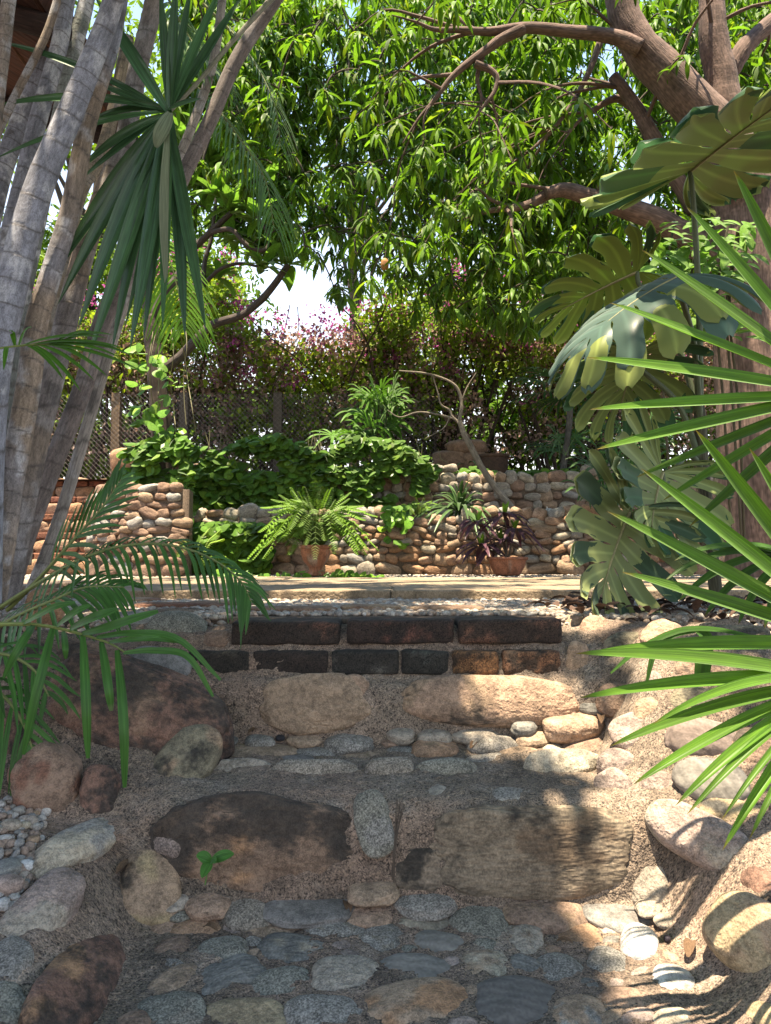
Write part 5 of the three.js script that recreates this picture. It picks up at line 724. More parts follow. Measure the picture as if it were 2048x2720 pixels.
  stuff(mesh('twigs', merged(tw.map(([a, b]) => { const md = a.clone().lerp(b, 0.55).add(V(0, 0.05 * a.distanceTo(b), 0)); return tubeGeo([a, md, b.clone().add(V(0, -0.02, 0))], t => mix(0.009, 0.005, t), { seg: 3, sides: 4, cap: false, color: () => [0.14, 0.11, 0.07] }); })), M.bark, o));
  const f = thing('mango_fruit', 'ripe orange mango hanging from the crown above the gap of sky', 'mango'); f.position.copy(W(1022, 702, 6.2)); mesh('fruit', stoneGeo({ a: V(0.034, 0, 0), b: V(0, 0.05, 0), c: V(0, 0, 0.03), seed: 171, detail: 7, lump: 0.05, rough: 0, color: toneFn([0.5, 0.24, 0.06], { second: [0.35, 0.1, 0.05] }) }), M.smooth, f); mesh('stalk', tubeGeo([V(0, 0.045, 0), V(0.01, 0.12, 0), V(0, 0.2, 0)], () => 0.003, { seg: 6, sides: 5, color: () => [0.15, 0.13, 0.06] }), M.smooth, f);
}
// ───────── palm clump ─────────
function palmTrunk(o, pts, { d = 2.4, ring = 0.1, seed = 1, tone = [0.32, 0.33, 0.385], lichen = 0.5, warm = null } = {}) {
  const q = pts.map(([x, y, w, e]) => W(x, y, d + (e || 0))), ws = pts.map(([, , w, e]) => w * 0.41 * (d + (e || 0)) / F), c = curveOf(q), len = c.getLength(), seg = Math.min(520, Math.ceil(len / 0.006));
  const wAt = t => { const k = t * (ws.length - 1), i = Math.min(ws.length - 2, Math.floor(k)); return mix(ws[i], ws[i + 1], k - i); };
  const phase = (t, a) => t * len / ring + 0.7 * ns(t * len * 2.3, seed, 1) + 0.1 * Math.sin(a + seed) + 0.04 * ns(Math.cos(a) * 2, Math.sin(a) * 2, seed);
  const g = tubeGeo(q, (t, a) => { const f = phase(t, a), x = f - Math.floor(f); return wAt(t) * (1 + 0.035 * Math.exp(-x * 14) - 0.05 * Math.exp(-Math.pow((x - 0.97) / 0.02, 2)) + 0.03 * ns(t * len * 2, Math.cos(a) * 0.7, Math.sin(a) * 0.7 + seed)); }, { seg, sides: 20, uvAround: 2, uvPerMetre: 3, color: (t, a, p) => {
    const f = phase(t, a), x = f - Math.floor(f), n = fbm(p.x * 9 + seed, p.y * 9, p.z * 9, 4); let k = 0.85 + 0.5 * n + 0.5 * fbm(Math.cos(a) * 5 + seed, p.y * 2.2, Math.sin(a) * 5, 3), b = warm ? mix3(tone, warm, sstep(-0.15, 0.15, fbm(p.x * 3, p.y * 2 + seed, p.z * 3, 2))) : tone; let cc = [b[0] * k, b[1] * k, b[2] * k];
    cc = mix3(cc, [0.62, 0.63, 0.66], lichen * sstep(0.06, 0.2, fbm(p.x * 16 + seed, p.y * 12, p.z * 16, 4))); cc = mix3(cc, [0.1, 0.09, 0.085], 0.75 * sstep(0.2, 0.34, fbm(p.x * 11 - seed, p.y * 9, p.z * 11 + 5, 4)));
    return mix3(cc, [0.09, 0.075, 0.065], 0.85 * Math.exp(-Math.pow(Math.min(x, 1 - x) / 0.04, 2)) + 0 * k); } });
  return mesh('trunk', g, M.palm, o);
}
const clump = thing('areca_palm_clump', 'clump of slim grey ringed palm trunks beside the steps', 'palm');
const tan = [0.36, 0.28, 0.21];
palmTrunk(clump, [[430, -500, 58, -0.1], [350, -200, 62, -0.1], [290, 40, 68], [232, 190, 76], [192, 288, 82], [110, 480, 90], [60, 640, 95], [25, 790, 98], [-10, 960, 98], [-30, 1200, 98], [-40, 1610, 100]], { d: 2.12, seed: 3, ring: 0.098 });
palmTrunk(clump, [[360, -300, 50], [300, 100, 52], [262, 230, 55], [230, 336, 58], [182, 576, 62], [138, 720, 66], [98, 860, 72], [77, 1016, 76], [54, 1152, 78], [27, 1290, 80], [9, 1423, 82], [-20, 1605, 84]], { d: 2.22, seed: 7, ring: 0.085, warm: tan });
palmTrunk(clump, [[470, -400, 56], [410, 0, 60], [365, 190, 62], [330, 380, 64], [290, 480, 66], [232, 640, 68], [182, 830, 72], [149, 971, 74], [81, 1243, 78], [45, 1424, 80], [8, 1612, 84]], { d: 2.45, seed: 11, ring: 0.12, tone: [0.27, 0.24, 0.23], lichen: 0.25, warm: tan });
palmTrunk(clump, [[260, -400, 50], [178, 0, 52], [158, 120, 54], [110, 288, 56], [62, 480, 58], [14, 672, 60], [-40, 900, 62], [-80, 1600, 64]], { d: 2.5, seed: 13, ring: 0.11, lichen: 0.7 });
palmTrunk(clump, [[270, -300, 48], [230, 0, 50], [206, 96, 50], [178, 216, 50], [140, 400, 50], [90, 640, 52], [40, 900, 54], [-20, 1300, 56], [-40, 1600, 58]], { d: 2.65, seed: 17, ring: 0.06, lichen: 0.9, tone: [0.28, 0.31, 0.29] });
palmTrunk(clump, [[150, -200, 40], [110, 170, 56], [48, 336, 60], [0, 480, 62], [-60, 800, 64], [-120, 1600, 66]], { d: 2.75, seed: 19, ring: 0.12, lichen: 0.8 });
palmTrunk(clump, [[200, -200, 24], [130, 72, 25], [48, 240, 26], [0, 340, 27], [-80, 520, 28], [-200, 1500, 30]], { d: 2.3, seed: 23, ring: 0.07, tone: [0.33, 0.26, 0.2] });
palmTrunk(clump, [[60, -200, 44], [24, 0, 45], [10, 120, 46], [-8, 260, 48], [-60, 800, 50], [-140, 1600, 50]], { d: 2.2, seed: 29, ring: 0.11, tone: [0.36, 0.3, 0.25] });
palmTrunk(clump, [[980, -420, 42], [830, -170, 44], [730, 0, 46], [624, 168, 47], [562, 312, 48], [504, 432, 49], [456, 528, 52], [380, 660, 54], [289, 813, 58], [217, 1039, 60], [130, 1260, 62], [60, 1450, 64], [20, 1595, 66]], { d: 2.6, seed: 31, ring: 0.1, tone: [0.24, 0.2, 0.185], lichen: 0.15 });
palmTrunk(clump, [[610, -200, 27], [590, 0, 28], [566, 168, 29], [528, 288, 30], [480, 408, 31], [446, 480, 32], [390, 620, 33], [300, 900, 36], [150, 1400, 40], [80, 1580, 42]], { d: 2.9, seed: 37, ring: 0.09, tone: [0.4, 0.36, 0.32], lichen: 0.3 });
palmTrunk(clump, [[340, 100, 40], [300, 300, 42], [269, 408, 44], [216, 504, 46], [178, 648, 48], [120, 900, 50], [60, 1500, 54]], { d: 2.85, seed: 41, ring: 0.035, tone: [0.36, 0.3, 0.22], lichen: 0.2 });
// dark fan leaf in front of the clump
const LL = { fan: leafMat('fan leaf blade', 0.085, 0.21, 0.075, { t: 0.25, map: bladeMap, coat: 0.6, cr: 0.22, bump: bladeBump, bs: 0.0008 }), areca: leafMat('areca leaflet', 0.08, 0.23, 0.035, { t: 0.35, map: bladeMap, coat: 0.3, cr: 0.3, bump: bladeBump, bs: 0.0006 }), pale: leafMat('pale leaf sheath', 0.3, 0.36, 0.22, { t: 0.25, map: bladeMap, coat: 0.2 }), bright: leafMat('bright blade', 0.19, 0.45, 0.02, { t: 0.55, map: bladeMap, coat: 0.25, cr: 0.3, bump: bladeBump, bs: 0.0008 }), frond: leafMat('frond leaflet', 0.09, 0.24, 0.03, { t: 0.45, map: bladeMap, coat: 0.15 }) };
function blade(o, a, b, half, nrm, mat, { sag = 0, e = 0.25, fold = 0.3, tint = null, name = 'blade', seg = 16, p = 0.7, off = 0.06, side = 0, twist = 0 } = {}) {
  const dir = b.clone().sub(a), s = V().crossVectors(dir, nrm).normalize(), pts = []; for (let i = 0; i <= 6; i++) { const t = i / 6, q = a.clone().lerp(b, t); q.y += sag * (t - t * t) * 4; q.addScaledVector(s, side * 4 * (t - t * t)); pts.push(q); }
  return mesh(name, ribbonGeo(pts, t => half * Math.pow(Math.sin(Math.PI * Math.pow(clamp(t * (1 - off) + off * 0.98), e < 1 ? 0.9 : 1)), p) * (t > 0.985 ? 0.15 : 1), nrm, { fold, seg, color: typeof tint === 'function' ? tint : () => tint || [1, 1, 1], uvS: 0.35, uvOff: Math.abs(ns(b.x * 9, b.y * 9, 3)), twist }), mat, o);
}
{
  const o = thing('dark_fan_leaf', 'large dark green fan leaf hanging among the palm trunks', 'palm leaf'), hub = W(448, 300, 2.3), n = V(0.2, 0.15, 0.95);
  const tips = [[250, -12, 2.25, 26], [425, -45, 2.25, 18], [470, -70, 2.25, 20], [512, -60, 2.28, 16], [595, -50, 2.35, 20], [650, -20, 2.4, 20], [-30, 105, 2.32, 16], [-30, 285, 2.3, 19], [-20, 425, 2.34, 16], [215, 205, 2.3, 14], [190, 355, 2.34, 18], [200, 462, 2.32, 20], [212, 480, 2.36, 16], [148, 728, 2.3, 30], [152, 812, 2.26, 30], [205, 880, 2.24, 32], [232, 960, 2.22, 30], [296, 940, 2.24, 24], [345, 930, 2.2, 28], [382, 905, 2.24, 22], [432, 880, 2.2, 22], [492, 905, 2.24, 26], [548, 885, 2.22, 26], [535, 262, 2.2, 16], [330, 880, 2.3, 14]];
  tips.forEach(([x, y, d, w], i) => { const b = W(x, y, d), up = y < 250 && x > 200; blade(o, hub.clone().add(V(0.01 * ns(i, 1, 1), 0.01 * ns(i, 2, 1), 0.01 * ns(i, 3, 2))), b, w * 1.6 / F, n.clone().add(V(0.5 * ns(i * 1.7, 0, 3), 0.3 * ns(i * 1.3, 4, 0), 0)), LL.fan, { sag: x < 210 && y > 50 ? 0.03 : 0.0, tint: (() => { const k = 0.75 + 0.5 * Math.abs(ns(i * 2.1, 7, 1)) + (i % 4 === 0 ? 0.35 : 0); return [k, k, k * (i % 3 ? 1 : 1.15)]; })(), fold: 0.65, side: up ? 0 : 0.012 * ns(i, 9, 9), p: 0.85 }); });
  const s = mesh('sheath', ribbonGeo([W(452, 300, 2.24), W(438, 335, 2.2), W(424, 365, 2.19), W(415, 392, 2.2)], t => 0.022 * Math.sin(Math.PI * clamp(t * 0.8 + 0.12)), V(0.3, 0.3, 0.9), { fold: 0.5, seg: 8 }), LL.pale, o); s.userData.label = 'pale folded sheath at the hub';
  mesh('pale_blade', ribbonGeo([W(446, 340, 2.2), W(438, 480, 2.19), W(436, 600, 2.2), W(441, 752, 2.22)], t => 0.014 * Math.pow(Math.sin(Math.PI * clamp(t * 0.9 + 0.06)), 0.6), V(0.1, 0.1, 1), { fold: 0.3, seg: 12 }), LL.pale, o);
  mesh('leaf_stalk', tubeGeo([hub, W(520, 225, 2.34), W(600, 130, 2.4), W(700, 20, 2.5), W(800, -80, 2.6), W(880, -200, 2.6)], t => mix(0.006, 0.011, t), { seg: 20, sides: 8, color: () => [0.2, 0.19, 0.12] }), M.smooth, o);
}
// feather fronds hanging behind the trunks
function featherFrond(label, pts, n, len, half, up, seed, mat, opt, split) {
  const o = thing('palm_frond', label, 'palm frond'), r = rng(seed); mesh('rachis', tubeGeo(pts, t => mix(0.007, 0.0018, t), { seg: 24, sides: 6, color: () => [0.2, 0.24, 0.07] }), M.smooth, o);
  const ls = frondLeaflets(pts, n, len, half, up, r, { colr: () => { const k = 0.7 + 0.6 * r(); return [k, k, k]; }, ...opt }); ls.forEach(g => mesh('leaflet', g, mat, o)); return o;
}
const P3 = (a, d) => a.map(([x, y, e]) => W(x, y, d + (e || 0)));
featherFrond('feather palm frond hanging like a comb behind the leaning trunk', P3([[470, 180], [560, 270], [648, 384], [705, 480], [728, 610]], 3.2), 26, 0.27, 0.006, V(0.55, 0.7, 0.3), 181, LL.frond, { droop: 0.75, fwd: 0.55 });
featherFrond('feather palm frond above the comb like frond behind the leaning trunk', P3([[540, 10], [620, 90], [690, 190], [732, 290], [745, 390]], 3.4), 22, 0.24, 0.006, V(0.6, 0.7, 0.2), 182, LL.frond, { droop: 0.4, fwd: 0.5 });
featherFrond('bright feather palm frond hanging behind the dark fan leaf', P3([[350, 560], [430, 640], [470, 760], [490, 880]], 4.4), 22, 0.3, 0.008, V(0.4, 0.6, 0.6), 183, LL.bright, { droop: 0.7, fwd: 0.6 });
featherFrond('feather palm frond under the roof edge behind the trunks', P3([[420, -60], [480, 60], [530, 140], [590, 200]], 3.0), 18, 0.26, 0.008, V(0.3, 0.8, 0.3), 184, LL.frond, { droop: 0.5 });
// crown fronds of the clump, high over the steps
{ const r = rng(185); for (let i = 0; i < 16; i++) { const c = V(-1.1 + 1.2 * (r() - 0.5), 3.4 + 0.7 * r(), -2.1 + 1.2 * (r() - 0.5)), a = i * 2.4 + r(), q = []; for (let k = 0; k <= 4; k++) { const t = k / 4; q.push(c.clone().add(V(Math.cos(a) * 1.6 * t, 0.55 * t - 0.9 * t * t, Math.sin(a) * 1.6 * t))); } const e = q[4].clone().project(camera), e2 = q[2].clone().project(camera); if ((Math.abs(e.x) < 1 && Math.abs(e.y) < 1 && q[4].z < 0) || (Math.abs(e2.x) < 1 && Math.abs(e2.y) < 1 && q[2].z < 0)) continue; const o = thing('palm_frond', 'arching feather palm frond in the crown high above the trunk clump', 'palm frond', 'crown fronds of the palm clump'); mesh('rachis', tubeGeo(q, t => mix(0.012, 0.003, t), { seg: 14, sides: 6, color: () => [0.2, 0.24, 0.07] }), M.smooth, o); stuff(mesh('leaflets', merged(frondLeaflets(q, 26, 0.42, 0.014, V(0, 1, 0.01), r, { droop: 0.4 }).filter(g => { g.computeBoundingSphere(); return !blocked(g.boundingSphere.center, 0.05); })), LL.frond, o)); } }
// young areca fronds beside the steps
featherFrond('arching areca frond drooping over the gravel behind the steps', P3([[-10, 1620, 0.15], [60, 1575, 0.1], [136, 1530, 0.05], [226, 1482], [316, 1452], [452, 1448], [565, 1486], [640, 1545], [668, 1600]], 1.95), 32, 0.128, 0.0055, V(0.05, 0.85, 0.5), 186, LL.areca, { droop: 0.75, fwd: 0.7, lift: 0.3, from: 0.22 });
featherFrond('upright areca frond rising between the steps and the round wall', P3([[20, 1620, 0.1], [110, 1530, 0.05], [190, 1440], [270, 1350], [325, 1270]], 2.0), 14, 0.17, 0.0065, V(-0.5, 0.3, 0.8), 187, LL.areca, { droop: 0.2, fwd: 1.4, from: 0.3 });
featherFrond('areca frond leaning out from under the palm trunks', P3([[-60, 1700, 0.1], [40, 1640, 0.05], [130, 1600], [230, 1560], [330, 1560]], 1.85), 18, 0.16, 0.0065, V(0, 0.8, 0.6), 188, LL.areca, { droop: 0.5, fwd: 0.9 });
featherFrond('areca frond sweeping low in front of the mossy boulders', P3([[-120, 1760], [-60, 1740], [20, 1740], [90, 1780], [130, 1850]], 1.7), 9, 0.13, 0.0055, V(0.1, 0.8, 0.6), 189, LL.areca, { droop: 0.6, fwd: 0.9 });
featherFrond('dark areca frond hanging low beside the boulders', P3([[-140, 1860], [-60, 1820], [10, 1850], [60, 1920], [90, 2000]], 1.65), 8, 0.11, 0.0055, V(0.1, 0.8, 0.6), 190, LL.areca, { droop: 0.7, fwd: 0.9 });
{
  const o = thing('palm_frond', 'areca frond with broad leaflets hanging in front of the big brown boulder', 'palm frond'), d = 1.62; mesh('rachis', tubeGeo(P3([[-60, 1655], [13, 1657], [80, 1658], [143, 1666], [218, 1685], [294, 1710], [338, 1736]], d), t => mix(0.0055, 0.0016, t), { seg: 24, sides: 7, color: () => [0.24, 0.3, 0.08] }), M.smooth, o);
  const hang = [[[141, 1666], [118, 1760], [88, 1880], [62, 2004], 12], [[220, 1687], [226, 1800], [230, 1900], [234, 2014], 12], [[269, 1704], [280, 1770], [290, 1840], [296, 1888], 11], [[311, 1727], [324, 1850], [330, 1960], [331, 2092], 12], [[328, 1734], [410, 1728], [496, 1742], [566, 1850], 9], [[290, 1706], [350, 1698], [410, 1696], [483, 1706], 8], [[256, 1693], [350, 1682], [470, 1696], [586, 1806], 9], [[218, 1683], [280, 1668], [350, 1645], [420, 1624], 12], [[185, 1672], [230, 1648], [270, 1632], [312, 1618], 12], [[151, 1664], [180, 1640], [210, 1620], [240, 1608], 10], [[168, 1676], [172, 1700], [174, 1725], [175, 1750], 8], [[90, 1660], [70, 1690], [40, 1740], [10, 1800], 11], [[60, 1657], [110, 1630], [150, 1610], [200, 1600], 9]];
  hang.forEach(([a, b, c, e, w], i) => { const m = mesh('leaflet', ribbonGeo([W(...a, d), W(...b, d - 0.05), W(...c, d - 0.07), W(...e, d - 0.06)], t => w * d / F * Math.pow(Math.sin(Math.PI * clamp(t * 0.88 + 0.08)), 0.5), V(i > 6 && i < 10 ? 0 : 0.25, 0.35, 0.9), { fold: 0.22, seg: 14, uvS: 0.3, uvOff: i * 0.37, color: t => { const k = 1.15 + 0.2 * ns(i, 2, 5); return i === 2 && t > 0.86 ? [2.5, 1.3, 3] : [k, k, k]; } }), LL.areca, o); m.userData = {}; });
}
{
  const o = thing('palm_frond', 'light green frond sprouting in front of the palm trunks', 'palm frond'), d = 1.95, hub = W(20, 925, d), r = rng(191); mesh('rachis', tubeGeo(P3([[-60, 935], [20, 922], [110, 915], [190, 918]], d), () => 0.003, { seg: 10, sides: 6, color: () => [0.24, 0.3, 0.08] }), M.smooth, o);
  [[60, 918, 285, 898], [80, 917, 330, 925], [110, 915, 375, 985], [120, 915, 320, 950], [130, 915, 285, 1000], [90, 917, 215, 1040], [70, 917, 170, 1010], [150, 916, 300, 890], [40, 920, 25, 880], [50, 920, 85, 870], [20, 922, 10, 985], [100, 916, 250, 1010], [170, 917, 350, 945], [140, 916, 260, 885]].forEach(([x, y, u, v], i) => blade(o, W(x, y, d), W(u, v, d - 0.03), 0.0065, V(0.1, 0.6, 0.8), LL.bright, { name: 'leaflet', sag: 0.015, tint: [0.6, 0.75, 0.8], seg: 10 }));
}
// palm thatch roof at the edge
{
  const o = thing('thatch_roof', 'red brown thatched roof with dark rafters behind the palm trunks', 'roof'), r = rng(195), th = new THREE.Group(); const x1 = -1.15, y1 = 1.97, run = 3.4, rise = 1.05, z0 = -3.35, z1 = 1.2, sl = Math.hypot(run, rise), ang = Math.atan2(rise, run);  // roof runs on unseen past the eye, lengthened to darken the left side
  const on = (u, h, z) => V(x1 - Math.cos(ang) * u + Math.sin(ang) * h * 0, y1 + Math.sin(ang) * u + h, z);
  const g = blockGeo(sl, 0.1, z1 - z0, [0.24, 0.1, 0.06], 1.5), m = mesh('thatch', g, M.bark, o); m.position.copy(on(sl / 2, 0.11, (z0 + z1) / 2)); m.rotation.z = -ang;
  for (let i = 0; i < 7; i++) { const z = mix(z0 + 0.1, z1 - 0.1, i / 6); mesh('rafter', branchGeo([on(-0.05, 0.02, z), on(sl / 2, 0.01, z), on(sl, 0.02, z)], 0.04, 0.045, [0.075, 0.04, 0.03], { seg: 16, knob: 0.05 }), M.bark, o); }
  for (let i = 0; i < 16; i++) { const u = i * 0.26 + 0.03; mesh('batten', branchGeo([on(u, 0.066, z0), on(u, 0.066, (z0 + z1) / 2), on(u, 0.066, z1)], 0.014, 0.014, [0.3, 0.14, 0.08], { seg: 10, sides: 6, knob: 0.1 }), M.bark, o); }
  for (const z of [z0 + 0.25, z1 - 0.25]) mesh('post', branchGeo([V(-2.5, -0.1, z), V(-2.5, 1.2, z), V(-2.5, 2.36, z)], 0.07, 0.06, [0.12, 0.07, 0.05], { seg: 16 }), M.bark, o);
}
// ───────── fan palms and monstera ─────────
function fanPalmLeaf(name, label, hub, hd, tips, mat, nrm, stalkTo) {
  const o = thing(name, label, 'palm leaf'), h = W(...hub, hd);
  tips.forEach(([x, y, d, w, sag, tint], i) => { const b = W(x, y, d), k = (tint || 1) * (0.88 + 0.3 * ns(i * 3.7, 1.3, 8)); blade(o, h.clone().add(V(0, 0.006 * ns(i, 1, 4), 0.006 * ns(i, 4, 1))), b, w * d / F * 0.5, nrm.clone().add(V(0.25 * ns(i * 1.9, 2, 1), 0.25 * ns(i * 2.3, 5, 2), 0)), mat, { sag: sag || 0, fold: 0.6, tint: (t, j) => t > 0.965 ? [2.2, 0.55, 1] : [k * (j ? 1 : 1.12), k * (j ? 1 : 1.08), k], seg: 18, p: 0.6 }); });
  if (stalkTo) mesh('leaf_stalk', tubeGeo([h, h.clone().lerp(stalkTo, 0.5).add(V(0, 0.05, 0)), stalkTo], () => 0.007, { seg: 14, sides: 7, color: () => [0.16, 0.26, 0.07] }), M.smooth, o);
  return o;
}
fanPalmLeaf('fan_palm_leaf', 'sunlit fan palm leaf with long bright blades in front of the monstera', [2230, 1050], 1.42, [[1948, 452, 1.36, 50], [1824, 550, 1.34, 56], [1704, 664, 1.3, 58], [1618, 804, 1.28, 50], [1558, 950, 1.26, 50], [1565, 1088, 1.26, 44], [1582, 1194, 1.26, 44], [1690, 1268, 1.32, 34, 0, 0.7], [1760, 1330, 1.34, 34, 0, 0.65], [1830, 1400, 1.36, 34, 0, 0.6], [2060, 380, 1.4, 56]], LL.bright, V(-0.1, 0.55, 0.8), V(1.15, -0.1, -1.3));
fanPalmLeaf('fan_palm_leaf', 'sunlit fan palm leaf with slanting blades above the gravel edge', [2290, 1720], 1.3, [[1846, 1140, 1.22, 52], [1702, 1244, 1.2, 52], [1612, 1358, 1.2, 54], [1652, 1520, 1.2, 52, 0, 0.75], [1990, 1190, 1.24, 46], [1560, 1736, 1.2, 44, 0.01]], LL.bright, V(-0.25, 0.55, 0.75), V(1.2, -0.3, -1.2));
fanPalmLeaf('fan_palm_leaf', 'fan palm leaf with green blades reaching low over the pale boulders', [2250, 1810], 1.24, [[1528, 1736, 1.16, 46, 0.012], [1536, 1855, 1.16, 42, 0.012], [1618, 1983, 1.16, 40, 0.015], [1680, 2085, 1.15, 38, 0.015], [1732, 1924, 1.12, 30, 0.03], [1794, 2140, 1.13, 36, 0.02], [1824, 2164, 1.12, 28, 0.02], [1918, 2176, 1.1, 22, 0.02], [1918, 2260, 1.1, 34, 0.02], [1990, 2230, 1.1, 26, 0.02]], LL.bright, V(-0.15, 0.65, 0.7), V(1.2, -0.35, -1.15));
fanPalmLeaf('fan_palm_leaf', 'shaded fan palm leaf drooping behind the sunlit blades near the trunk', [2130, 1500], 2.0, [[1762, 1545, 1.95, 34, 0.05], [1800, 1600, 1.95, 34, 0.05], [1870, 1640, 1.95, 34, 0.05], [1790, 1490, 1.98, 34, 0.04], [1900, 1470, 2.0, 30, 0.03], [1960, 1660, 1.95, 30, 0.05], [2030, 1670, 1.95, 30, 0.04]], LL.frond, V(-0.1, 0.9, 0.4), V(1.5, 0.05, -2.2));
{ // bent old leaflets
  const o = thing('palm_shoot', 'young palm shoot bending over the tan boulders', 'palm shoot'), d = 1.45; [[[2050, 1705], [1900, 1672], [1800, 1676], [1690, 1730], [1622, 1788], 8], [[1850, 1675], [1780, 1690], [1740, 1730], [1716, 1820], [1716, 1820], 9], [[1850, 1672], [1872, 1690], [1868, 1740], [1862, 1810], [1862, 1812], 22]].forEach(([a, b, c, e, f, w], i) => mesh('leaflet', ribbonGeo([a, b, c, e, ...(f[1] > e[1] ? [f] : [])].map(q => W(...q, d)), t => w * d / F * Math.pow(Math.sin(Math.PI * clamp(t * 0.88 + 0.08)), 0.6), V(0, 0.5, 0.85), { seg: 14, fold: 0.2, uvS: 0.3 }), LL.frond, o));
}
const monMat = leafMat('monstera leaf', 1, 1, 1, { t: 0.4, coat: 0.25, cr: 0.3, map: null });
function monsteraGeo(base, tip, halfW, nrm, seed, { K = 8, droop = 0.25, top = [0.045, 0.11, 0.045], under = [0.19, 0.23, 0.06], open = 2.55, slit = 0.34, cup = 0.0, opt2 = 0.74, bow = 1.15 } = {}) {
  const r = rng(seed), mid = tip.clone().sub(base), Lm = mid.length(), T = mid.clone().normalize(), N = nrm.clone().addScaledVector(T, -nrm.dot(T)).normalize(), S = V().crossVectors(T, N).normalize(), pos = [], uv = [], col = [], idx = [], nr = 14, nu = 8;
  const len = s => halfW * along([[0, 0.62], [0.18, 0.95], [0.4, 1.08], [0.65, 0.98], [0.85, 0.72], [1, 0.45]], s), ang = s => mix(open, 0.25, Math.pow(s, bow)), org = s => Lm * 0.9 * Math.max(0, (s - 0.34) / 0.66);
  const point = (s, q, side) => { const a = ang(s), l = len(s), o = org(s), fw = 0.18 * q * q, x = o + l * q * Math.cos(a - fw), y = l * q * Math.sin(a - fw), sagg = -droop * l * q * q - droop * 0.5 * Lm * Math.pow(x / Lm, 2) * (x > 0 ? 1 : 0.4) + cup * y * y / halfW; return base.clone().addScaledVector(T, x).addScaledVector(S, y * side).addScaledVector(N, sagg); };
  for (const face of [1, -1]) for (const side of [-1, 1]) for (let k = 0; k < K; k++) {
    const s0 = k / K, s1 = (k + 1) / K, cut = slit * (0.75 + 0.6 * r()), dip = (r() - 0.5) * 0.1, b0 = pos.length / 3, tone = 0.85 + 0.3 * r(), jag = 0.9 + 0.2 * r();
    for (let i = 0; i <= nr; i++) { const q = i / nr, hole = q > 0.13 && q < 0.27 ? 0.10 * (k > 1 ? 1 : 0) : 0, w = q < cut ? 1 - hole : mix(1, opt2, sstep(cut, cut + 0.18, q)) * (q > 0.8 ? Math.sqrt(Math.max(0.02, 1 - Math.pow((q - 0.8) / 0.205, 2))) : 1);
      for (let j = 0; j <= nu; j++) { const tau = j / nu, sm = (s0 + s1) / 2, s = sm + (tau - 0.5) * (s1 - s0) * w, p = point(clamp(s, 0.0, 1), q * jag, side), pleat = 0.05 * halfW * q * (1 - Math.pow(2 * tau - 1, 2)) + dip * halfW * q * q; p.addScaledVector(N, pleat + face * 0.0007); pos.push(p.x, p.y, p.z); uv.push(q * 0.6 + k * 0.13, s + side * 0.2); const c0 = face > 0 ? top : under, vein = Math.abs(tau - 0.5) < 0.05 ? (face > 0 ? 1.35 : 1.5) : 1; col.push(c0[0] * tone * vein, c0[1] * tone * vein, c0[2] * tone * vein); } }
    for (let i = 0; i < nr; i++) for (let j = 0; j < nu; j++) { const a = b0 + i * (nu + 1) + j, b = a + nu + 1; if (side * face > 0) idx.push(a, b, a + 1, a + 1, b, b + 1); else idx.push(a, a + 1, b, a + 1, b + 1, b); }
  }
  const rib = []; for (let i = 0; i <= 6; i++) { const x = Lm * 0.93 * i / 6; rib.push(base.clone().addScaledVector(T, x).addScaledVector(N, -droop * 0.5 * Lm * Math.pow(x / Lm, 2) - 0.002)); }
  return [geoOf(pos, idx, uv, col), tubeGeo(rib, t => mix(0.006, 0.0015, t), { seg: 12, sides: 6, color: () => [0.34, 0.31, 0.14] })];
}
{
  const o = thing('monstera_plant', 'tall monstera with huge split leaves in front of the mango trunk', 'monstera'), root = W(1905, 1560, 2.7); root.y = -0.02;
  const node = [W(1860, 1120, 2.65), W(1868, 1250, 2.65), W(1880, 1380, 2.66)];
  mesh('stem', branchGeo([root, node[2], node[1], node[0], W(1850, 1000, 2.66)], 0.024, 0.018, [0.16, 0.15, 0.09], { seg: 30 }), M.bark, o);
  const put = (b, bd, t, td, w, n, seed, opt, from) => { const B = W(...b, bd), [g, rib] = monsteraGeo(B, W(...t, td), w * bd / F, V(...n), seed, opt), m = mesh('leaf', g, monMat, o); mesh('midrib', rib, M.smooth, m); if (from) mesh('leaf_stalk', tubeGeo([from, from.clone().lerp(B, 0.45).add(V(0.02, 0.06, -0.02)), B.clone().add(V(0.005, -0.04, 0)), B], t2 => mix(0.012, 0.007, t2), { seg: 24, sides: 8, color: () => [0.1, 0.13, 0.06] }), M.smooth, o); };
  const olive = [0.22, 0.28, 0.08];
  put([1832, 455], 2.5, [2115, 222], 2.14, 300, [-0.4, 0.82, -0.4], 201, { droop: 0.1, bow: 1.3, slit: 0.72, opt2: 0.86, under: olive, K: 9 }, node[0]);
  put([1692, 722], 2.6, [1475, 815], 2.75, 190, [-0.05, 0.85, -0.5], 202, { droop: 0.2, under: [0.24, 0.32, 0.05] }, node[0]);
  put([1800, 735], 2.35, [1470, 890], 2.25, 215, [-0.25, 0.86, 0.48], 203, { droop: 0.42, top: [0.06, 0.11, 0.085] }, node[0]);
  put([1692, 940], 2.55, [1640, 1075], 2.72, 190, [-0.1, 0.8, -0.6], 204, { droop: 0.25, under: olive }, node[1]);
  put([1760, 1255], 2.5, [1708, 1412], 2.42, 205, [-0.05, 0.45, -0.88], 206, { droop: 0.3, under: [0.22, 0.27, 0.09] }, node[1]);
  put([1672, 1362], 2.4, [1566, 1600], 2.3, 200, [-0.1, 0.3, -0.94], 207, { droop: 0.3, under: [0.23, 0.27, 0.095], top: [0.05, 0.09, 0.045] }, node[2]);
}
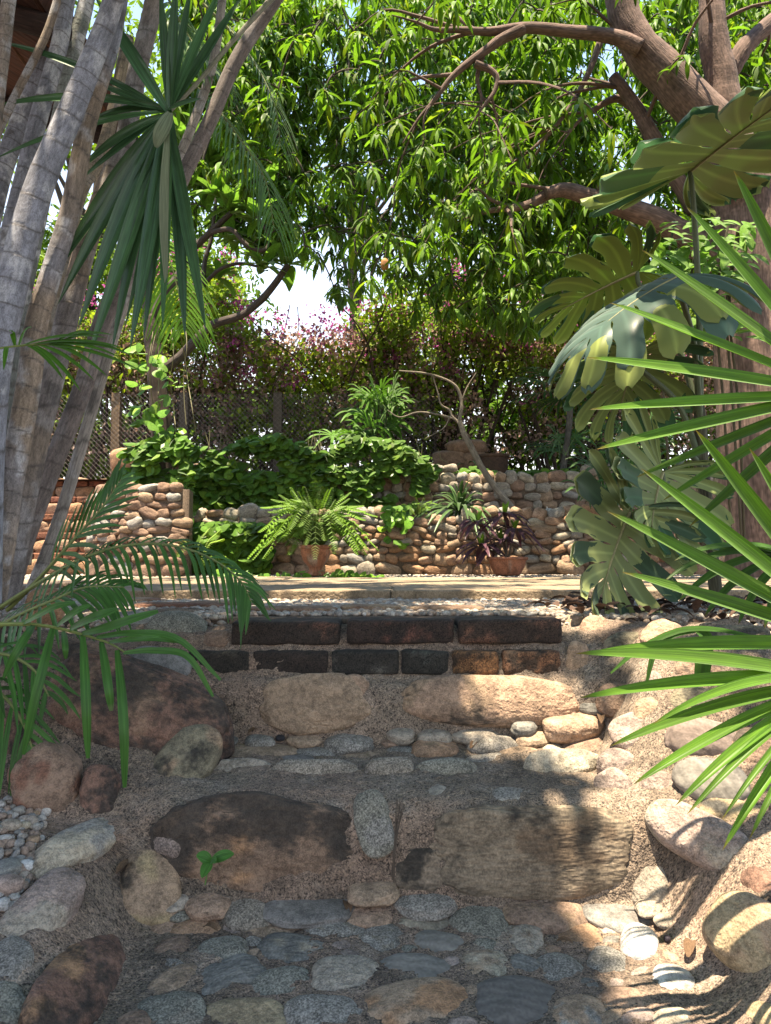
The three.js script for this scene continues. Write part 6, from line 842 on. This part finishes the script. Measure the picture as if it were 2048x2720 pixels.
// small leaved climber on the mango trunk
{ const r = rng(221), o = thing('climbing_plant', 'light green climber growing up beside the mango trunk', 'climber'), list = []; for (let i = 0; i < 420; i++) { const px = mix(1720, 1990, r()), py = mix(580, 900, r()); if (fbm(px * 0.012, py * 0.012, 2, 2) < -0.05) continue; const k = 0.8 + 0.6 * r(); list.push([W(px, py, 4.3 + 0.4 * r()), V((r() - 0.5) * 2, -0.4 + (r() - 0.5), 0.4), V(0, 0.8, 0.6), 0.13 * (0.7 + 0.6 * r()), [k, k, k]]); } leaves('foliage', o, oval(0.2, 5), L.plum, list); for (let i = 0; i < 6; i++) { const x = mix(1740, 1960, r()); mesh('stem', tubeGeo(P3([[x + 40, 1450], [x + 30 * r(), 1100], [x, 800], [x + 30, 600]], 4.5), () => 0.008, { seg: 16, sides: 5, color: () => [0.16, 0.14, 0.08] }), M.bark, o); } }
// leaf litter under the fan palms
{ const r = rng(231), list = []; for (let i = 0; i < 520; i++) { const x = mix(0.55, 1.6, r()), z = mix(-2.75, -1.6, r()), k = 0.5 + 0.8 * r(); list.push([V(x, groundY(x, z) + 0.012 + 0.015 * r(), z), V(r() - 0.5, 0.15 * (r() - 0.3), r() - 0.5), V(0.3 * (r() - 0.5), 1, 0.3 * (r() - 0.5)), 0.07 * (0.5 + 0.7 * r()), [k, k * 0.9, k * 0.85]]); } const im = leaves('leaf_litter', scene, oval(0.24, 4, 0.35, 0.16), leafMat('dead leaf', 0.16, 0.11, 0.085, { t: 0.1, coat: 0 }), list, 'dry brown fallen leaves on the bed under the fan palm'); im.userData.category = 'leaf litter'; }
// fallen dry leaves on the steps
{ const r = rng(251), mt = leafMat('fallen leaf', 0.24, 0.15, 0.09, { t: 0.1, coat: 0 }), g = oval(0.2, 6, 0.5, 0.2); for (const [x, y, s] of [[1250, 2000, 0.05], [660, 1955, 0.04], [1600, 1905, 0.05], [930, 2440, 0.045], [540, 2480, 0.035], [1830, 2560, 0.05], [300, 2330, 0.05], [1480, 2520, 0.03]]) { const h = surfaceAt(x, y); if (!h) continue; const m = mesh(numbered('fallen_leaf'), g, mt, scene); m.position.copy(h.p).addScaledVector(h.n, 0.012); m.scale.setScalar(s); m.rotation.set(-1.45, 0.2 * (r() - 0.5), r() * 6.28); m.userData = { label: 'curled dry brown leaf fallen on the stone steps', category: 'fallen leaf', group: 'dry leaves fallen on the steps' }; } }
renderer.render(scene, camera);
